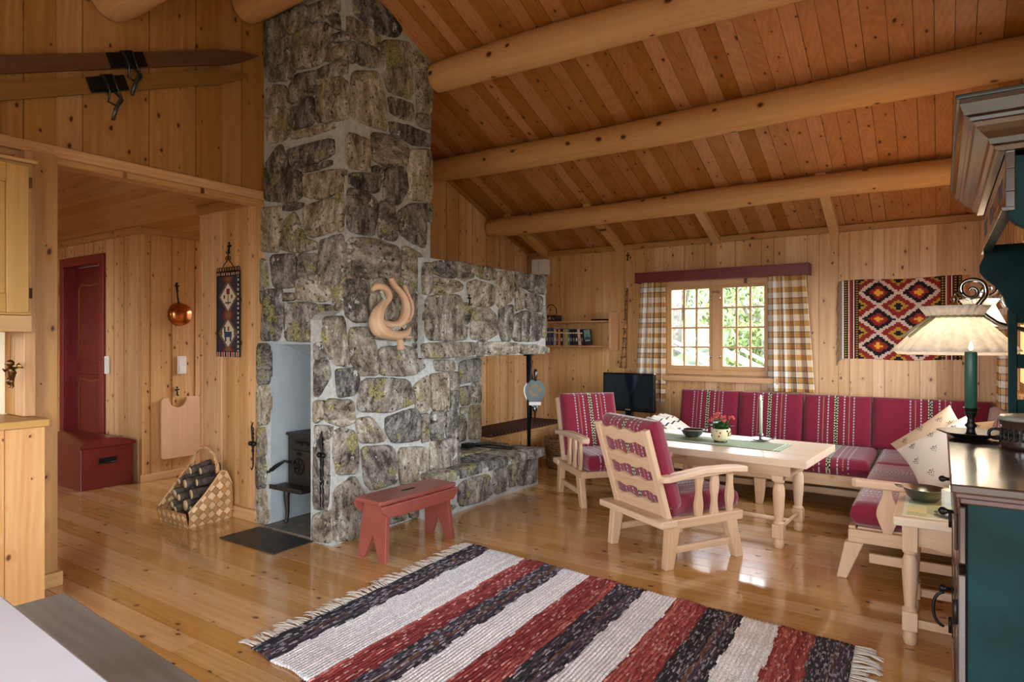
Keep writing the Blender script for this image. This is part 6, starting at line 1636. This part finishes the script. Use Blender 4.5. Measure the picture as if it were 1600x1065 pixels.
for (a,b) in ((.75,1.265),(.20,.735)):
    mb=MB(); e=.09; z0_,z1_=1.43,2.135
    mb.box(KX,KX+.022,a,a+e,z0_,z1_,grain='z'); mb.box(KX,KX+.022,b-e,b,z0_,z1_,grain='z'); mb.box(KX,KX+.022,a+e,b-e,z0_,z0_+e,grain='y'); mb.box(KX,KX+.022,a+e,b-e,z1_-e,z1_,grain='y')
    mb.box(KX,KX+.010,a+e,b-e,z0_+e,z1_-e,grain='z'); mb.box(KX,KX+.018,a+e+.03,b-e-.03,z0_+e+.03,z1_-e-.03,grain='z')
    d_=mb.obj('door',M['cab'],kb,bevel=.004)
    if b>1:
        for z in (1.50,2.03): mb=MB(); mb.box(KX+.0,KX+.024,b+.001,b+.012,z,z+.05); mb.obj('hinge',M['chrome'],d_)
# interior posts in the pass-through gap
mb=MB()
for (x0_,x1_,y0_) in ((-4.12,-4.06,1.22),(-4.35,-4.22,1.40),(-4.75,-4.6,1.42)): mb.box(x0_,x1_,y0_,y0_+.04,.918,2.3,grain='z')
mb.box(-6.2,-4.10,1.44,1.50,0,2.3,grain='z'); struct(mb.obj('wall_kitchen_partition',plain('cream_paint','dccfae',.5,nz=.03)))
# figurine
fg=thing('hanging_figurine','small bronze-coloured winged figurine hanging in the kitchen pass-through','figurine',tuple(onX(16,580,-3.78)))
F=Matrix.Translation(onX(17,580,-3.78))@Matrix.Rotation(R(34),4,'Z')@Matrix.Rotation(R(20),4,'X')@Matrix.Rotation(R(12),4,'Y')
def sk(seq,rads): 
    mb=MB(); mb.tube([F@Vector(q) for q in seq],rads,10); return mb
mb=MB(); mb.tube([F@Vector(q) for q in ((0,0,.02),(0,.005,.0),(.004,.0,-.02),(.002,0,-.04))],[.012,.017,.016,.012],12)
mb.ball((0,0,.045),.017,12,M=F); mb.tube([F@Vector((0,0,.02)),F@Vector((0,0,.04))],[.009,.008],8)
for s_ in (1,-1):
    mb.tube([F@Vector(q) for q in ((s_*.010,0,.012),(s_*.026,-.006,.0),(s_*.022,-.02,.016))],[.007,.006,.004],8)
    mb.tube([F@Vector(q) for q in ((s_*.006,0,-.035),(s_*.010,-.012,-.055),(s_*.006,.0,-.08),(s_*.006,-.010,-.085))],[.010,.008,.006,.004],8)
mb.ball((.006,-.015,.047),.003,6,M=F); mb.obj('body',plain('old_bronze','6b4a28',.3,.8,nz=.3,nscale=60),fg)
mb=MB()
for s_ in (1,-1): mb.tube([F@Vector(q) for q in ((s_*.004,.012,.01),(s_*.025,.02,.03),(s_*.045,.022,.02))],[.005,.014,.003],8,flat=.3)
mb.obj('wings',plain('gilt_bronze','8a6a38',.3,.8),fg)
mb=MB(); mb.tube([F@Vector((0,0,.06)),onX(17,523,-3.78)],.0012,4); mb.obj('hanging_cord',M['wick'],fg)
# ---------------------------------------------------------------- foreground bench and white table
bn=thing('long_bench','grey-brown stained plank bench in the bottom left corner beside the white table','bench',(-1.9,.78,0))
Mz=T(-2.455,.955,0,R(-3.8))
mb=MB(); mb.box(0,2.3,-.34,-.0,.41,.45,M=Mz,grain='x'); mb.obj('seat_plank',M['grey'],bn,bevel=.004)
for x in (.12,2.1):
    mb=MB(); mb.box(x,x+.05,-.30,-.04,0,.41,M=Mz); mb.obj('leg',M['grey'],bn,bevel=.004)
ft_=thing('dining_table','white-topped dining table cut off at the bottom left corner','table',(-1.2,.2,0))
Mz=T(-2.02,.565,0,R(-3.8))
mb=MB(); mb.box(0,2.0,-.85,0,.705,.74,M=Mz,grain='x'); mb.obj('tabletop',plain('white_stained_top','cfd2da',.35,nz=.05,nscale=3),ft_,bevel=.004)
for (x,y) in ((.1,-.1),(1.85,-.1),(.1,-.75),(1.85,-.75)):
    mb=MB(); mb.box(x-.035,x+.035,y-.035,y+.035,0,.705,M=Mz); mb.obj('leg',M['grey'],ft_,bevel=.004)
# ---------------------------------------------------------------- hall: narrow shelf of walking gear against the partition, seen edge on
hs=thing('coat_rack_board','narrow board with hooks seen edge-on behind the kitchen post','hook rack',(-7.8,2.93,1.9))
mb=MB(); mb.box(-7.90,-7.74,2.93,2.966,1.78,1.86,grain='x'); mb.obj('board',M['shelf'],hs)
mb=MB()
for x in (-7.86,-7.79): mb.tube([(x,2.93,1.82),(x,2.88,1.81),(x,2.87,1.84)],.005,6)
mb.obj('hook',M['iron'],hs)
um=thing('dark_umbrella','furled dark umbrella hanging behind the kitchen post left of the red door','umbrella',(-7.80,2.86,1.2))
mb=MB(); mb.tube([(-7.79,2.865,1.81),(-7.80,2.86,1.6),(-7.80,2.86,1.3),(-7.80,2.86,1.05)],[.012,.03,.028,.008],10); mb.obj('canopy',M['tealdark'],um)
mb=MB(); mb.tube([(-7.79,2.865,1.80),(-7.79,2.865,1.86),(-7.775,2.865,1.89),(-7.76,2.865,1.86)],.007,6); mb.obj('handle',M['brownpaint'],um)
sk_=thing('walking_pole','pale wooden walking pole standing left of the red door','walking pole',(-7.82,2.8,0))
mb=MB(); mb.tube([(-7.80,2.8,.0),(-7.82,2.85,.7),(-7.83,2.88,1.35)],[.012,.018,.014],8); mb.obj('shaft',M['board'],sk_)
mb=MB(); mb.tube([(-7.83,2.88,1.34),(-7.835,2.885,1.46)],[.02,.02],8); mb.obj('grip',M['white'],sk_)
# ============================================================ LIGHT
def portal(loc,rot,w,h):
    l=bpy.data.lights.new('window_portal','AREA'); l.shape='RECTANGLE'; l.size=w; l.size_y=h; l.cycles.is_portal=True
    o=bpy.data.objects.new('window_portal',l); COL.objects.link(o); o.location=loc; o.rotation_euler=rot
portal((-1.86,YW+.2,1.42),(R(-90),0,0),1.2,1.1)
portal((XR+.2,4.8,1.42),(0,R(90),0),1.0,1.9)
portal((2.2,.05,1.3),(0,R(90),0),1.7,2.6)
portal((-6.2,-1.8,1.5),(R(90),0,0),2.5,1.2); portal((-2.6,-1.8,1.35),(R(90),0,0),1.5,1.4); portal((.05,-1.8,1.1),(R(90),0,0),2.8,2.0)
portal((-5.45,5.1,1.5),(R(-90),0,0),1.0,1.1)
w=bpy.data.worlds.new('sky'); SC.world=w; w.use_nodes=True; nt=w.node_tree; nt.nodes.clear()
bg=nt.nodes.new('ShaderNodeBackground'); ou=nt.nodes.new('ShaderNodeOutputWorld'); nt.links.new(bg.outputs[0],ou.inputs[0])
tc=nt.nodes.new('ShaderNodeTexCoord'); sx=nt.nodes.new('ShaderNodeSeparateXYZ'); nt.links.new(tc.outputs['Generated'],sx.inputs[0])
rp=nt.nodes.new('ShaderNodeValToRGB'); zz=nt.nodes.new('ShaderNodeMath'); zz.operation='MULTIPLY_ADD'; zz.inputs[1].default_value=.5; zz.inputs[2].default_value=.5; nt.links.new(sx.outputs[2],zz.inputs[0]); nt.links.new(zz.outputs[0],rp.inputs[0]); e=rp.color_ramp.elements
e[0].position=.46; e[0].color=(.10,.11,.09,1); e[1].position=1; e[1].color=(.74,.85,1.0,1); q_=e.new(.5); q_.color=(.86,.90,.92,1)
nt.links.new(rp.outputs[0],bg.inputs[0])
# the sky is brighter on the side of the veiled sun, beyond the curtained window
st_=nt.nodes.new('ShaderNodeMapRange'); nt.links.new(sx.outputs[1],st_.inputs[0]); st_.inputs[1].default_value=-.6; st_.inputs[2].default_value=.9; st_.inputs[3].default_value=7.; st_.inputs[4].default_value=12.5; nt.links.new(st_.outputs[0],bg.inputs[1])
# outside ground on the far side of the photographer's windows
mb=MB(); mb.box(-30,30,-30,-1.9,-.9,-.8); o=mb.obj('ground',plain('dark_heath','4a4a38',.95,nz=.3,nscale=3)); o['kind']='structure'
# camera
cd=bpy.data.cameras.new('camera'); cam=bpy.data.objects.new('camera',cd); COL.objects.link(cam)
cd.sensor_width=36; cd.lens=36*FOC/1600; cd.clip_start=.05; cd.clip_end=200
cd.shift_y=-(532.5-CY)/1600
cam.location=(0,0,CAMH); cam.rotation_euler=(R(90),0,math.atan2(.5563,.831)); SC.camera=cam
SC.view_settings.view_transform='Standard'; SC.view_settings.look='None'; SC.view_settings.gamma=1; SC.view_settings.use_curve_mapping=False
SC.view_settings.exposure=1.5
SC.cycles.use_denoising=True
SC.cycles.max_bounces=10; SC.cycles.diffuse_bounces=6; SC.cycles.transparent_max_bounces=16; SC.cycles.sample_clamp_indirect=8
